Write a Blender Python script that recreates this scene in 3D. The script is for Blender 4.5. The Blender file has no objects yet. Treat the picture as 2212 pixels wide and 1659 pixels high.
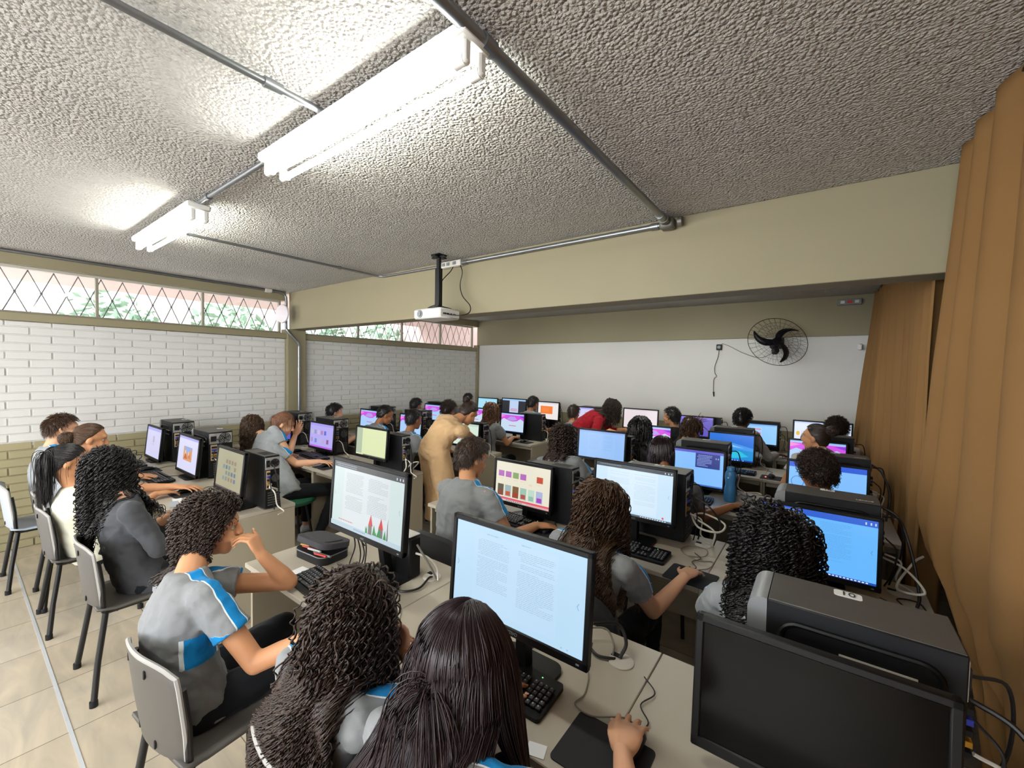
import bpy, math, random
import numpy as np
from math import radians, sin, cos, pi, sqrt, atan2
from mathutils import Vector, Matrix, noise
V = Vector
SC = bpy.context.scene
COL = SC.collection
rnd = random.Random(7)

# ------------------------------------------------------------------ camera
def cam_axes(yaw, pitch, roll):
    cy, sy = cos(yaw), sin(yaw)
    f = V((-sy * cos(pitch), cy * cos(pitch), -sin(pitch)))
    r = V((cy, sy, 0.0)); u = r.cross(f)
    return r * cos(roll) + u * sin(roll), -r * sin(roll) + u * cos(roll), f
_r, _u, _f = cam_axes(radians(36.516), radians(2.030), radians(0.984))
cd = bpy.data.cameras.new('camera')
cam = bpy.data.objects.new('camera', cd); COL.objects.link(cam)
cam.matrix_world = Matrix(((_r.x, _u.x, -_f.x, 0), (_r.y, _u.y, -_f.y, 0), (_r.z, _u.z, -_f.z, 1.75), (0, 0, 0, 1)))
cd.sensor_width = 36.0; cd.lens = 905.44 * 36.0 / 2212.0
cd.clip_start = 0.02; cd.clip_end = 200
SC.camera = cam

# ------------------------------------------------------------------ world, exposure
w = bpy.data.worlds.new('sky'); SC.world = w; w.use_nodes = True
bg = w.node_tree.nodes['Background']
bg.inputs[0].default_value = (0.93, 0.96, 1.0, 1); bg.inputs[1].default_value = 9.5
SC.view_settings.view_transform = 'Standard'; SC.view_settings.look = 'None'
SC.view_settings.exposure = 0.32; SC.view_settings.gamma = 1.0
SC.view_settings.use_curve_mapping = False
SC.cycles.use_denoising = True
try: SC.cycles.denoiser = 'OPENIMAGEDENOISE'
except Exception: pass
SC.cycles.max_bounces = 7; SC.cycles.diffuse_bounces = 4; SC.cycles.glossy_bounces = 3
SC.cycles.transparent_max_bounces = 8; SC.cycles.sample_clamp_indirect = 6.0
SC.cycles.use_adaptive_sampling = True; SC.cycles.adaptive_threshold = 0.025
TUBE = 50.0            # radiance of the fluorescent tubes
SCREEN = 0.82           # radiance of a white monitor pixel

# ------------------------------------------------------------------ materials
def lin(h):
    if isinstance(h, str):
        h = h.lstrip('#'); h = tuple(int(h[i:i + 2], 16) / 255 for i in (0, 2, 4))
    return tuple((c / 12.92 if c <= 0.04045 else ((c + 0.055) / 1.055) ** 2.4) for c in h) + (1.0,)
MATS = {}
def pm(name, col, rough=0.5, metal=0.0, var=0.06, vs=12.0, bump=0.0, bs=150.0, bd=0.002, spec=0.5, sheen=0.0, stretch=None, island=0.0):
    """principled material whose colour and relief come from noise nodes"""
    if name in MATS: return MATS[name]
    m = bpy.data.materials.new(name); m.use_nodes = True; nt = m.node_tree; N = nt.nodes; L = nt.links
    b = N['Principled BSDF']; c = lin(col)
    b.inputs['Roughness'].default_value = rough; b.inputs['Metallic'].default_value = metal
    b.inputs['Specular IOR Level'].default_value = spec
    if sheen: b.inputs['Sheen Weight'].default_value = sheen; b.inputs['Sheen Roughness'].default_value = 0.4
    tc = N.new('ShaderNodeTexCoord'); src = tc.outputs['Object']
    if stretch:
        mp = N.new('ShaderNodeMapping'); mp.inputs['Scale'].default_value = stretch; L.new(src, mp.inputs[0]); src = mp.outputs[0]
    n = N.new('ShaderNodeTexNoise'); n.inputs['Scale'].default_value = vs; n.inputs['Detail'].default_value = 4; L.new(src, n.inputs['Vector'])
    r = N.new('ShaderNodeMix'); r.data_type = 'RGBA'
    r.inputs[6].default_value = tuple(x * (1 - var) for x in c[:3]) + (1,); r.inputs[7].default_value = tuple(min(1, x * (1 + var)) for x in c[:3]) + (1,)
    L.new(n.outputs['Fac'], r.inputs[0]); out = r.outputs[2]
    if island:
        g = N.new('ShaderNodeNewGeometry'); h = N.new('ShaderNodeHueSaturation')
        mr = N.new('ShaderNodeMapRange'); mr.inputs[3].default_value = 1 - island; mr.inputs[4].default_value = 1 + island
        L.new(g.outputs['Random Per Island'], mr.inputs[0]); L.new(mr.outputs[0], h.inputs['Value']); L.new(out, h.inputs['Color']); out = h.outputs[0]
    L.new(out, b.inputs['Base Color'])
    if bump:
        n2 = N.new('ShaderNodeTexNoise'); n2.inputs['Scale'].default_value = bs; n2.inputs['Detail'].default_value = 3; L.new(src, n2.inputs['Vector'])
        bp = N.new('ShaderNodeBump'); bp.inputs['Strength'].default_value = bump; bp.inputs['Distance'].default_value = bd
        L.new(n2.outputs['Fac'], bp.inputs['Height']); L.new(bp.outputs[0], b.inputs['Normal'])
    MATS[name] = m
    return m
def em(name, col, s=None):
    """screen / lamp colour that gives off light"""
    if name in MATS: return MATS[name]
    m = bpy.data.materials.new(name); m.use_nodes = True; N = m.node_tree.nodes; L = m.node_tree.links
    b = N['Principled BSDF']; b.inputs['Base Color'].default_value = (0.02, 0.02, 0.02, 1); b.inputs['Roughness'].default_value = 0.35
    b.inputs['Emission Color'].default_value = lin(col); b.inputs['Emission Strength'].default_value = SCREEN if s is None else s
    MATS[name] = m
    return m
M = dict(
    desk=pm('desk_laminate', '#b0a798', 0.42, var=0.03, vs=6, bump=0.05, bs=300),
    deskside=pm('desk_panel', '#9c927f', 0.55, var=0.03, vs=6),
    deskdark=pm('desk_steel', '#3a3632', 0.5),
    edge=pm('desk_edge_band', '#9a917f', 0.5),
    black=pm('black_plastic', '#0d0d0f', 0.42, var=0.1, spec=.28, bump=0.08, bs=600),
    blackm=pm('black_matte_plastic', '#151518', 0.6, spec=.3, var=0.1, bump=0.1, bs=500),
    blacksteel=pm('black_painted_steel', '#121316', 0.5, spec=.3, var=0.08, bump=0.05, bs=400),
    topgrey=pm('dark_grey_steel', '#4b4845', 0.55, var=0.12, vs=20, bump=0.05, bs=400),  # greyer than the case, for tower tops and vents
    silver=pm('grey_plastic', '#7d7f82', 0.4),
    steel=pm('galvanised_steel', '#8f9296', 0.33, metal=0.85, var=0.12, vs=30),
    steelm=pm('perforated_steel', '#b9b9b6', 0.4, metal=0.6, var=0.1, vs=60),
    board=pm('circuit_tan', '#b59b7c', 0.6),
    white=pm('white_plastic', '#dedcd8', 0.4, var=0.03),
    cream=pm('cream_plastic', '#c9c4bb', 0.5, var=0.03),
    lampw=pm('lamp_white_paint', '#e4e4e0', 0.4, var=0.02),
    cabw=pm('white_cable_sheath', '#cfcac0', 0.5), cabb=pm('black_cable_sheath', '#121214', 0.45), cabg=pm('grey_cable_sheath', '#77726a', 0.5),
    blue=pm('blue_plug', '#2437a8', 0.4), gold=pm('brass_pin', '#c79a3a', 0.3, metal=0.9),
    key=pm('key_plastic', '#2b2b2e', 0.5), keyg=pm('key_lettering', '#9a9aa0', 0.6),
    pad=pm('mousepad_cloth', '#1d1d20', 0.85, bump=0.3, bs=900),
    led=em('green_led', '#7dff8a', 1.5), redled=em('red_led', '#ff6a50', 1.5),
    chair=pm('chair_shell', '#4e4b47', 0.5, var=0.06, vs=8, bump=0.12, bs=500),
    chairw=pm('pale_chair_shell', '#a9b0bb', 0.5, var=0.05),
    chairb=pm('black_upholstery', '#131316', 0.7, bump=0.2, bs=500, sheen=0.2),
    chairedge=pm('chair_edge_band', '#9c9a97', 0.45), slot=pm('slot_dark', '#0c0c0c', 0.9),
    legb=pm('chair_frame_paint', '#121214', 0.4), foot=pm('rubber_foot', '#0d0d0d', 0.8),
    green=pm('green_vinyl', '#1d5a40', 0.55),
    paper=pm('paper', '#e9e9ea', 0.8, var=0.02), bottle=pm('blue_bottle_paint', '#3c7fb5', 0.35), strap=pm('dark_strap', '#141a28', 0.7),
    caseg=pm('grey_case_cloth', '#3e3d42', 0.8, bump=0.3, bs=700), caseb=pm('black_case_cloth', '#1a1a1d', 0.8, bump=0.3, bs=700),
    red=pm('red_pen', '#d0322a', 0.4), pencil=pm('yellow_pencil', '#c9a24a', 0.5),
    olive=pm('olive_paint', '#8b8267', 0.6, var=0.05, vs=3, bump=0.08, bs=60),
    wallw=pm('white_wall_paint', '#d2d0cc', 0.6, var=0.03, vs=3, bump=0.05, bs=60),
    brickw=pm('white_painted_brick', '#cecdc9', 0.7, var=0.04, vs=4, bump=0.25, bs=120),
    bricko=pm('olive_painted_brick', '#99906f', 0.7, var=0.05, vs=4, bump=0.25, bs=120),
    frame=pm('window_frame_paint', '#8b8677', 0.5), framel=pm('window_frame_light', '#b5b2a8', 0.5), grille=pm('grille_iron', '#5f6062', 0.6),
    lining=pm('curtain_lining', '#8d7780', 0.8),
    pink=pm('outside_pink_render', '#b5a19d', 0.9), leafg=pm('outside_leaves', '#76907a', 0.8, var=0.3, vs=8), ground=pm('outside_ground', '#e6e2da', 0.9),
)

# ------------------------------------------------------------------ mesh building
class MB:
    def __init__(s): s.v = []; s.f = []; s.m = []
    def add(s, vs, fs, mi=0):
        o = len(s.v); s.v.extend([tuple(p) for p in vs]); s.f.extend([tuple(i + o for i in f) for f in fs]); s.m.extend([mi] * len(fs)); return s
    def box(s, c, d, mi=0, b=0.0, R=None):
        x, y, z = d[0] / 2, d[1] / 2, d[2] / 2; c = V(c)
        if b <= 0:
            vs = [V((i * x, j * y, k * z)) for k in (-1, 1) for j in (-1, 1) for i in (-1, 1)]
            fs = [(0, 2, 3, 1), (4, 5, 7, 6), (0, 1, 5, 4), (2, 6, 7, 3), (0, 4, 6, 2), (1, 3, 7, 5)]
        else:
            b = min(b, x * .98, y * .98, z * .98); vs = []; idx = {}
            for i in (-1, 1):
                for j in (-1, 1):
                    for k in (-1, 1):
                        for a, p in enumerate(((i * x, j * (y - b), k * (z - b)), (i * (x - b), j * y, k * (z - b)), (i * (x - b), j * (y - b), k * z))):
                            idx[i, j, k, a] = len(vs); vs.append(V(p))
            g = lambda i, j, k, a: idx[i, j, k, a]; fs = []
            for q in (-1, 1):
                fs.append([g(q, -1, -1, 0), g(q, 1, -1, 0), g(q, 1, 1, 0), g(q, -1, 1, 0)][::q])
                fs.append([g(-1, q, -1, 1), g(-1, q, 1, 1), g(1, q, 1, 1), g(1, q, -1, 1)][::q])
                fs.append([g(-1, -1, q, 2), g(1, -1, q, 2), g(1, 1, q, 2), g(-1, 1, q, 2)][::q])
            for i in (-1, 1):
                for j in (-1, 1):
                    fs.append([g(i, j, -1, 0), g(i, j, -1, 1), g(i, j, 1, 1), g(i, j, 1, 0)][::i * j])
                    fs.append([g(i, -1, j, 0), g(i, 1, j, 0), g(i, 1, j, 2), g(i, -1, j, 2)][::i * j])
                    fs.append([g(-1, i, j, 1), g(-1, i, j, 2), g(1, i, j, 2), g(1, i, j, 1)][::i * j])
                    for k in (-1, 1): fs.append([g(i, j, k, 0), g(i, j, k, 1), g(i, j, k, 2)][::i * j * k])
        if R is not None: vs = [R @ p for p in vs]
        return s.add([p + c for p in vs], fs, mi)
    def tube(s, pts, r, n=8, mi=0, caps=True, closed=False):
        pts = [V(p) for p in pts]; rs = r if isinstance(r, (list, tuple)) else [r] * len(pts)
        m = len(pts); vs = []; t0 = None; x = None
        for i, p in enumerate(pts):
            a = pts[(i - 1) % m] if closed or i > 0 else p; b = pts[(i + 1) % m] if closed or i < m - 1 else p
            t = (b - a); t = t.normalized() if t.length > 1e-9 else V((0, 0, 1))
            if x is None: x = t.orthogonal().normalized()
            else:
                x = (x - t * x.dot(t)); x = x.normalized() if x.length > 1e-6 else t.orthogonal().normalized()
            y = t.cross(x)
            for k in range(n): vs.append(p + (x * cos(2 * pi * k / n) + y * sin(2 * pi * k / n)) * rs[i])
        fs = []
        for i in range(m if closed else m - 1):
            j = (i + 1) % m
            for k in range(n): fs.append((i * n + k, i * n + (k + 1) % n, j * n + (k + 1) % n, j * n + k))
        if caps and not closed: fs += [tuple(range(n))[::-1], tuple((m - 1) * n + k for k in range(n))]
        return s.add(vs, fs, mi)
    def cyl(s, a, b, r, r2=None, n=16, mi=0): return s.tube([a, b], [r, r if r2 is None else r2], n, mi)
    def lathe(s, prof, c=(0, 0, 0), n=20, mi=0):
        c = V(c); vs = []
        for r_, z in prof:
            for k in range(n): vs.append(c + V((r_ * cos(2 * pi * k / n), r_ * sin(2 * pi * k / n), z)))
        fs = [(i * n + k, i * n + (k + 1) % n, (i + 1) * n + (k + 1) % n, (i + 1) * n + k) for i in range(len(prof) - 1) for k in range(n)]
        fs += [tuple(range(n))[::-1], tuple((len(prof) - 1) * n + k for k in range(n))]
        return s.add(vs, fs, mi)
    def loft(s, secs, n=16, mi=0):
        """secs: (centre, right, fwd, rx, ry)"""
        vs = []
        for c, a, b, rx, ry in secs:
            for k in range(n): vs.append(V(c) + V(a) * (rx * cos(2 * pi * k / n)) + V(b) * (ry * sin(2 * pi * k / n)))
        m = len(secs)
        fs = [(i * n + k, i * n + (k + 1) % n, (i + 1) * n + (k + 1) % n, (i + 1) * n + k) for i in range(m - 1) for k in range(n)]
        fs += [tuple(range(n))[::-1], tuple((m - 1) * n + k for k in range(n))]
        return s.add(vs, fs, mi)
    def ell(s, c, r, ax=None, n=14, m=9, mi=0):
        c = V(c); ax = ax or (V((1, 0, 0)), V((0, 1, 0)), V((0, 0, 1))); vs = [c - ax[2] * r[2]]
        for i in range(1, m):
            ph = -pi / 2 + pi * i / m
            for k in range(n):
                th = 2 * pi * k / n
                vs.append(c + ax[0] * (r[0] * cos(ph) * cos(th)) + ax[1] * (r[1] * cos(ph) * sin(th)) + ax[2] * (r[2] * sin(ph)))
        vs.append(c + ax[2] * r[2]); fs = [(0, 1 + (k + 1) % n, 1 + k) for k in range(n)]
        for i in range(m - 2):
            for k in range(n): fs.append((1 + i * n + k, 1 + i * n + (k + 1) % n, 1 + (i + 1) * n + (k + 1) % n, 1 + (i + 1) * n + k))
        e = len(vs) - 1; o = 1 + (m - 2) * n
        fs += [(o + k, o + (k + 1) % n, e) for k in range(n)]
        return s.add(vs, fs, mi)
    def cap(s, a, b, r0, r1, n=12, mi=0):
        a = V(a); b = V(b); t = b - a; L = t.length; t = t / L if L > 1e-9 else V((0, 0, 1)); pts = []; rs = []
        for q in (-.98, -.8, -.45, 0): pts.append(a + t * r0 * q); rs.append(r0 * sqrt(max(0, 1 - q * q)))
        for q in (0, .45, .8, .98): pts.append(b + t * r1 * q); rs.append(r1 * sqrt(max(0, 1 - q * q)))
        return s.tube(pts, rs, n, mi)
    def grid(s, P, mi=0, closed=False):
        h = len(P); wv = len(P[0]); vs = [p for row in P for p in row]
        fs = [(i * wv + j, i * wv + j + 1, (i + 1) * wv + j + 1, (i + 1) * wv + j) for i in range(h - 1) for j in range(wv - 1)]
        return s.add(vs, fs, mi)
    def prism(s, poly, t, R=None, c=(0, 0, 0), mi=0):
        """poly in local xy, thickness t along z"""
        n = len(poly); vs = [V((p[0], p[1], q)) for q in (0, t) for p in poly]
        if R is not None: vs = [R @ p for p in vs]
        fs = [tuple(range(n))[::-1], tuple(range(n, 2 * n))] + [(k, (k + 1) % n, n + (k + 1) % n, n + k) for k in range(n)]
        return s.add([p + V(c) for p in vs], fs, mi)
    def xf(s, Mx):
        s.v = [tuple(Mx @ V(p)) for p in s.v]; return s
    def mesh(s, name, mats, smooth=True, ang=38):
        me = bpy.data.meshes.new(name); me.from_pydata(s.v, [], s.f)
        for m in (mats if isinstance(mats, (list, tuple)) else [mats]): me.materials.append(m)
        if any(s.m): me.polygons.foreach_set('material_index', s.m)
        if smooth:
            me.shade_smooth(); me.set_sharp_from_angle(angle=radians(ang))
        me.update(); return me
def rrect(w, h, r, n=4):
    o = []
    for cx, cy, a0 in ((w / 2 - r, h / 2 - r, 0), (-w / 2 + r, h / 2 - r, 90), (-w / 2 + r, -h / 2 + r, 180), (w / 2 - r, -h / 2 + r, 270)):
        for k in range(n + 1):
            a = radians(a0 + 90 * k / n); o.append((cx + r * cos(a), cy + r * sin(a)))
    return o
def obj(name, mb, mats, parent=None, label=None, **kw):
    me = mb if isinstance(mb, bpy.types.Mesh) else mb.mesh(name, mats, **kw)
    o = bpy.data.objects.new(name, me); COL.objects.link(o)
    if parent is not None: o.parent = parent
    if label: o['label'] = label
    return o
def tag(o, label, cat, group=None, kind=None):
    o['label'] = label; o['category'] = cat
    if group: o['group'] = group
    if kind: o['kind'] = kind
    return o
def thing(name, label, cat, loc=(0, 0, 0), rz=0.0, group=None):
    o = bpy.data.objects.new(name, None); COL.objects.link(o); o.empty_display_size = 0.1
    o.location = loc; o.rotation_euler = (0, 0, rz)
    return tag(o, label, cat, group)
def struct(name, mb, mats, **kw):
    o = obj(name, mb, mats, **kw); o['kind'] = 'structure'; return o
def dup(root, loc, rz=None, label=None):
    def cp(o, par):
        c = o.copy(); COL.objects.link(c)
        if par is not None: c.parent = par
        for ch in o.children: cp(ch, c)
        return c
    c = cp(root, None); c.location = loc
    if rz is not None: c.rotation_euler = (0, 0, rz)
    if label: c['label'] = label
    return c
def rz_m(a): return Matrix.Rotation(a, 3, 'Z')
def spline(pts, n=8):
    """smooth path through points"""
    pts = [V(p) for p in pts]; o = []
    P = [pts[0] * 2 - pts[1]] + pts + [pts[-1] * 2 - pts[-2]]
    for i in range(1, len(P) - 2):
        for k in range(n):
            t = k / n; a, b, c, d = P[i - 1], P[i], P[i + 1], P[i + 2]
            o.append(((b * 2) + (c - a) * t + (a * 2 - b * 5 + c * 4 - d) * t * t + (b * 3 - a - c * 3 + d) * t ** 3) * .5)
    o.append(pts[-1]); return o
def text_mesh(txt, size, ext=0.0004):
    c = bpy.data.curves.new('t', 'FONT'); c.body = txt; c.size = size; c.extrude = ext; c.align_x = 'CENTER'; c.align_y = 'CENTER'
    o = bpy.data.objects.new('t', c); COL.objects.link(o); bpy.context.view_layer.update()
    me = bpy.data.meshes.new_from_object(o.evaluated_get(bpy.context.evaluated_depsgraph_get()))
    bpy.data.objects.remove(o); bpy.data.curves.remove(c); return me

# ================================================================== PEOPLE (meshes are grown before the room so that each is quick)
def remesh(name, mb, voxel, mats, smooth=4, fac=0.5):
    me = bpy.data.meshes.new('tmp'); me.from_pydata(mb.v, [], mb.f); me.update()
    o = bpy.data.objects.new('tmp', me); COL.objects.link(o)
    r = o.modifiers.new('r', 'REMESH'); r.mode = 'VOXEL'; r.voxel_size = voxel; r.adaptivity = 0
    if smooth:
        s = o.modifiers.new('s', 'SMOOTH'); s.factor = fac; s.iterations = smooth
    bpy.context.view_layer.update()
    out = bpy.data.meshes.new_from_object(o.evaluated_get(bpy.context.evaluated_depsgraph_get()))
    bpy.data.objects.remove(o); bpy.data.meshes.remove(me)
    out.name = name; out.materials.clear()
    for m in (mats if isinstance(mats, (list, tuple)) else [mats]): out.materials.append(m)
    out.shade_smooth(); return out

def skin_mat(name, col):
    m = pm('skin_' + name, col, 0.5, var=0.07, vs=9, bump=0.12, bs=260, bd=0.001, spec=0.35)
    b = m.node_tree.nodes['Principled BSDF']; b.inputs['Subsurface Weight'].default_value = 0.06
    b.inputs['Subsurface Radius'].default_value = (0.012, 0.005, 0.003); return m
SK = dict(light=skin_mat('light', '#d9a583'), tan=skin_mat('tan', '#c58d66'), brown=skin_mat('brown', '#a06a47'), dark=skin_mat('dark', '#7c4d34'))
def cloth(name, col, **k): return pm(name, col, k.pop('rough', 0.85), var=0.08, vs=14, bump=0.35, bs=420, bd=0.0015, sheen=0.12, spec=0.2, **k)
def uniform_mat(name, base, stripe, pipe='#dfe6ea'):
    """grey school shirt; the shoulder band follows the 'band' distance stored on the shirt"""
    m = cloth(name, base); nt = m.node_tree; N = nt.nodes; L = nt.links; b = N['Principled BSDF']
    src = b.inputs['Base Color'].links[0].from_socket
    a = N.new('ShaderNodeAttribute'); a.attribute_name = 'band'
    def less(v):
        q = N.new('ShaderNodeMath'); q.operation = 'LESS_THAN'; q.inputs[1].default_value = v; L.new(a.outputs['Fac'], q.inputs[0]); return q.outputs[0]
    def mix(f, x, col):
        q = N.new('ShaderNodeMix'); q.data_type = 'RGBA'; L.new(f, q.inputs[0]); L.new(x, q.inputs[6]); q.inputs[7].default_value = lin(col); return q.outputs[2]
    o = mix(less(0.0262), src, pipe); o = mix(less(0.0215), o, stripe); L.new(o, b.inputs['Base Color']); return m
CL = dict(
    grey=uniform_mat('grey_school_shirt', '#808284', '#1583c4'), greyl=uniform_mat('light_grey_school_shirt', '#979b9e', '#1b86c8'),
    dgrey=cloth('charcoal_sweatshirt', '#46474b'), creamt=cloth('cream_top', '#d9d8c4'), beige=cloth('beige_linen', '#cda97e'),
    redt=cloth('red_shirt', '#9c1826'), whiteh=cloth('pale_hoodie', '#b9b4b0'), blackt=cloth('black_shirt', '#1b1b1f'),
    jeans=cloth('black_trousers', '#1a1c20'), navy=cloth('navy_trousers', '#1c2233'), bluej=cloth('blue_jeans', '#3f6391'))
SHOE = pm('white_trainers', '#cfcfd2', 0.5); EYEW = pm('eye_white', '#b5aca2', 0.25); IRIS = pm('iris_brown', '#23140d', 0.2)
def hair_mat(name, col, isl=0.45, rough=0.42): return pm('hair_' + name, col, rough, var=0.15, vs=30, spec=0.45, island=isl)
HM = dict(black=hair_mat('black', '#161214'), dark=hair_mat('dark_brown', '#30211a'), brown=hair_mat('brown', '#46301f'), purple=hair_mat('aubergine', '#2b1d22', rough=0.33), auburn=hair_mat('auburn', '#6b4630'), light=hair_mat('short_brown', '#3a2a20'))

def finger_chain(mb, base, D, Nn, lens, r0, curl, n=8):
    """joints bend from D towards Nn"""
    p = V(base); a = 0.0; pts = [p.copy()]; 
    for k, l in enumerate(lens):
        a += curl[k]; d = (D * cos(a) + Nn * sin(a)).normalized(); q = p + d * l
        mb.cap(p, q, r0 * (1 - .1 * k), r0 * (1 - .1 * (k + 1)), n); p = q; pts.append(q.copy())
    return pts, d
def hand(mb, W, D, Nn, side, s=1.0, curl=(0.25, 0.35, 0.3), spread=0.10, thumb=0.7, tips=None):
    """W wrist, D along the hand, Nn palm normal, side: unit vector towards the thumb"""
    D = D.normalized(); Nn = (Nn - D * Nn.dot(D)).normalized(); T = side - D * side.dot(D) - Nn * side.dot(Nn); T.normalize()
    mb.loft([(W + D * q * s, T, Nn, wx * s, wy * s) for q, wx, wy in ((-.012, .021, .018), (.012, .027, .018), (.04, .037, .017), (.066, .040, .0145), (.084, .038, .012))], 14)
    mb.ell(W + D * .035 * s + T * .022 * s + Nn * .008 * s, (.017 * s, .028 * s, .014 * s), (T, D, Nn))
    Ls = ((.040, .026, .020), (.045, .029, .022), (.042, .027, .021), (.033, .021, .018))
    for j in range(4):
        o = (1.5 - j) * .0192 * s
        d = (D + T * (1.5 - j) * spread).normalized()
        pts, dd = finger_chain(mb, W + D * (.082 - .004 * abs(j - 1.2)) * s + T * o, d, Nn, [q * s for q in Ls[j]], .0092 * s * (1 if j < 3 else .88), curl)
        if tips is not None: tips.append((pts[-1], dd, Nn, T, .0075 * s))
    d = (D * cos(thumb) + T * sin(thumb)).normalized()
    pts, dd = finger_chain(mb, W + D * .022 * s + T * .026 * s + Nn * .006 * s, d, (Nn * .5 + D * .6 - T * .5).normalized(), [.036 * s, .030 * s, .024 * s], .0105 * s, (0.0, .35, .3))
    if tips is not None: tips.append((pts[-1], dd, Nn, T, .0085 * s))

def ik(S, W, a, b, pole):
    d = W - S; L = d.length
    if L > (a + b) * .995: k = (L / (a + b)) * 1.01; a *= k; b *= k
    x = (a * a - b * b + L * L) / (2 * L); h = sqrt(max(0, a * a - x * x)); u = d / L
    p = pole - u * pole.dot(u); p.normalize(); return S + u * x + p * h

def wrinkle(me, amp, sc, seed=0.0, flat=1.0):
    n = len(me.vertices); co = np.empty(n * 3, 'f'); no = np.empty(n * 3, 'f')
    me.vertices.foreach_get('co', co); me.vertices.foreach_get('normal', no); co = co.reshape(-1, 3); no = no.reshape(-1, 3)
    o = np.array([noise.noise(V((p[0] * sc + seed, p[1] * sc, p[2] * sc * flat))) - .6 * abs(noise.noise(V((p[0] * sc * 1.9, p[1] * sc * 1.9 + seed, p[2] * sc * 2.6 * flat)))) for p in co], 'f')
    me.vertices.foreach_set('co', (co + no * (o * amp)[:, None]).ravel()); me.update()

def head_axes(yaw, pitch, roll=0.0):
    """yaw 0 looks along +Y, positive turns left; pitch positive looks down"""
    f = V((-sin(yaw) * cos(pitch), cos(yaw) * cos(pitch), -sin(pitch))); r = V((cos(yaw), sin(yaw), 0)); u = r.cross(f)
    return r * cos(roll) + u * sin(roll), f, -r * sin(roll) + u * cos(roll)

def strands_mesh(P, R, mat, nm, sides=3):
    """P: N,K,3 paths; R: N,K radii -> one mesh of thin tapering locks"""
    N, K, _ = P.shape
    T = np.gradient(P, axis=1); T /= np.linalg.norm(T, axis=2, keepdims=True) + 1e-9
    ref = np.where(np.abs(T[..., 2:3]) > .9, np.array([1., 0, 0]), np.array([0., 0, 1]))
    X = np.cross(T, ref); X /= np.linalg.norm(X, axis=2, keepdims=True) + 1e-9; Y = np.cross(T, X)
    a = np.arange(sides) * 2 * pi / sides
    Vt = P[:, :, None, :] + (X[:, :, None, :] * np.cos(a)[None, None, :, None] + Y[:, :, None, :] * np.sin(a)[None, None, :, None]) * R[:, :, None, None]
    Vt = Vt.reshape(-1, 3).astype('f')
    base = (np.arange(N) * K * sides)[:, None, None] + (np.arange(K - 1) * sides)[None, :, None]; k = np.arange(sides); k2 = (k + 1) % sides
    F = np.stack([base + k, base + k2, base + sides + k2, base + sides + k], axis=-1).reshape(-1, 4).astype('i')
    me = bpy.data.meshes.new(nm); me.vertices.add(len(Vt)); me.vertices.foreach_set('co', Vt.ravel())
    me.loops.add(F.size); me.loops.foreach_set('vertex_index', F.ravel()); me.polygons.add(len(F))
    me.polygons.foreach_set('loop_start', np.arange(len(F), dtype='i') * 4); me.polygons.foreach_set('loop_total', np.full(len(F), 4, 'i'))
    me.materials.append(mat); me.update(calc_edges=True); me.shade_smooth(); return me

def join_meshes(nm, meshes):
    obs = []
    mb_v = []; mb_f = []; off = 0; mats = []; mi = []
    for me in meshes:
        n = len(me.vertices); co = np.empty(n * 3, 'f'); me.vertices.foreach_get('co', co); mb_v.append(co.reshape(-1, 3))
        lt = np.empty(len(me.polygons), 'i'); me.polygons.foreach_get('loop_total', lt); li = np.empty(len(me.loops), 'i'); me.loops.foreach_get('vertex_index', li)
        mb_f.append((lt, li + off)); off += n
    Vt = np.concatenate(mb_v); lt = np.concatenate([a for a, _ in mb_f]); li = np.concatenate([b for _, b in mb_f])
    me = bpy.data.meshes.new(nm); me.vertices.add(len(Vt)); me.vertices.foreach_set('co', Vt.ravel())
    me.loops.add(len(li)); me.loops.foreach_set('vertex_index', li); me.polygons.add(len(lt))
    me.polygons.foreach_set('loop_start', np.concatenate([[0], np.cumsum(lt)[:-1]]).astype('i')); me.polygons.foreach_set('loop_total', lt)
    me.materials.append(meshes[0].materials[0]); me.update(calc_edges=True); me.shade_smooth()
    for m in meshes: bpy.data.meshes.remove(m)
    return me

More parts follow.
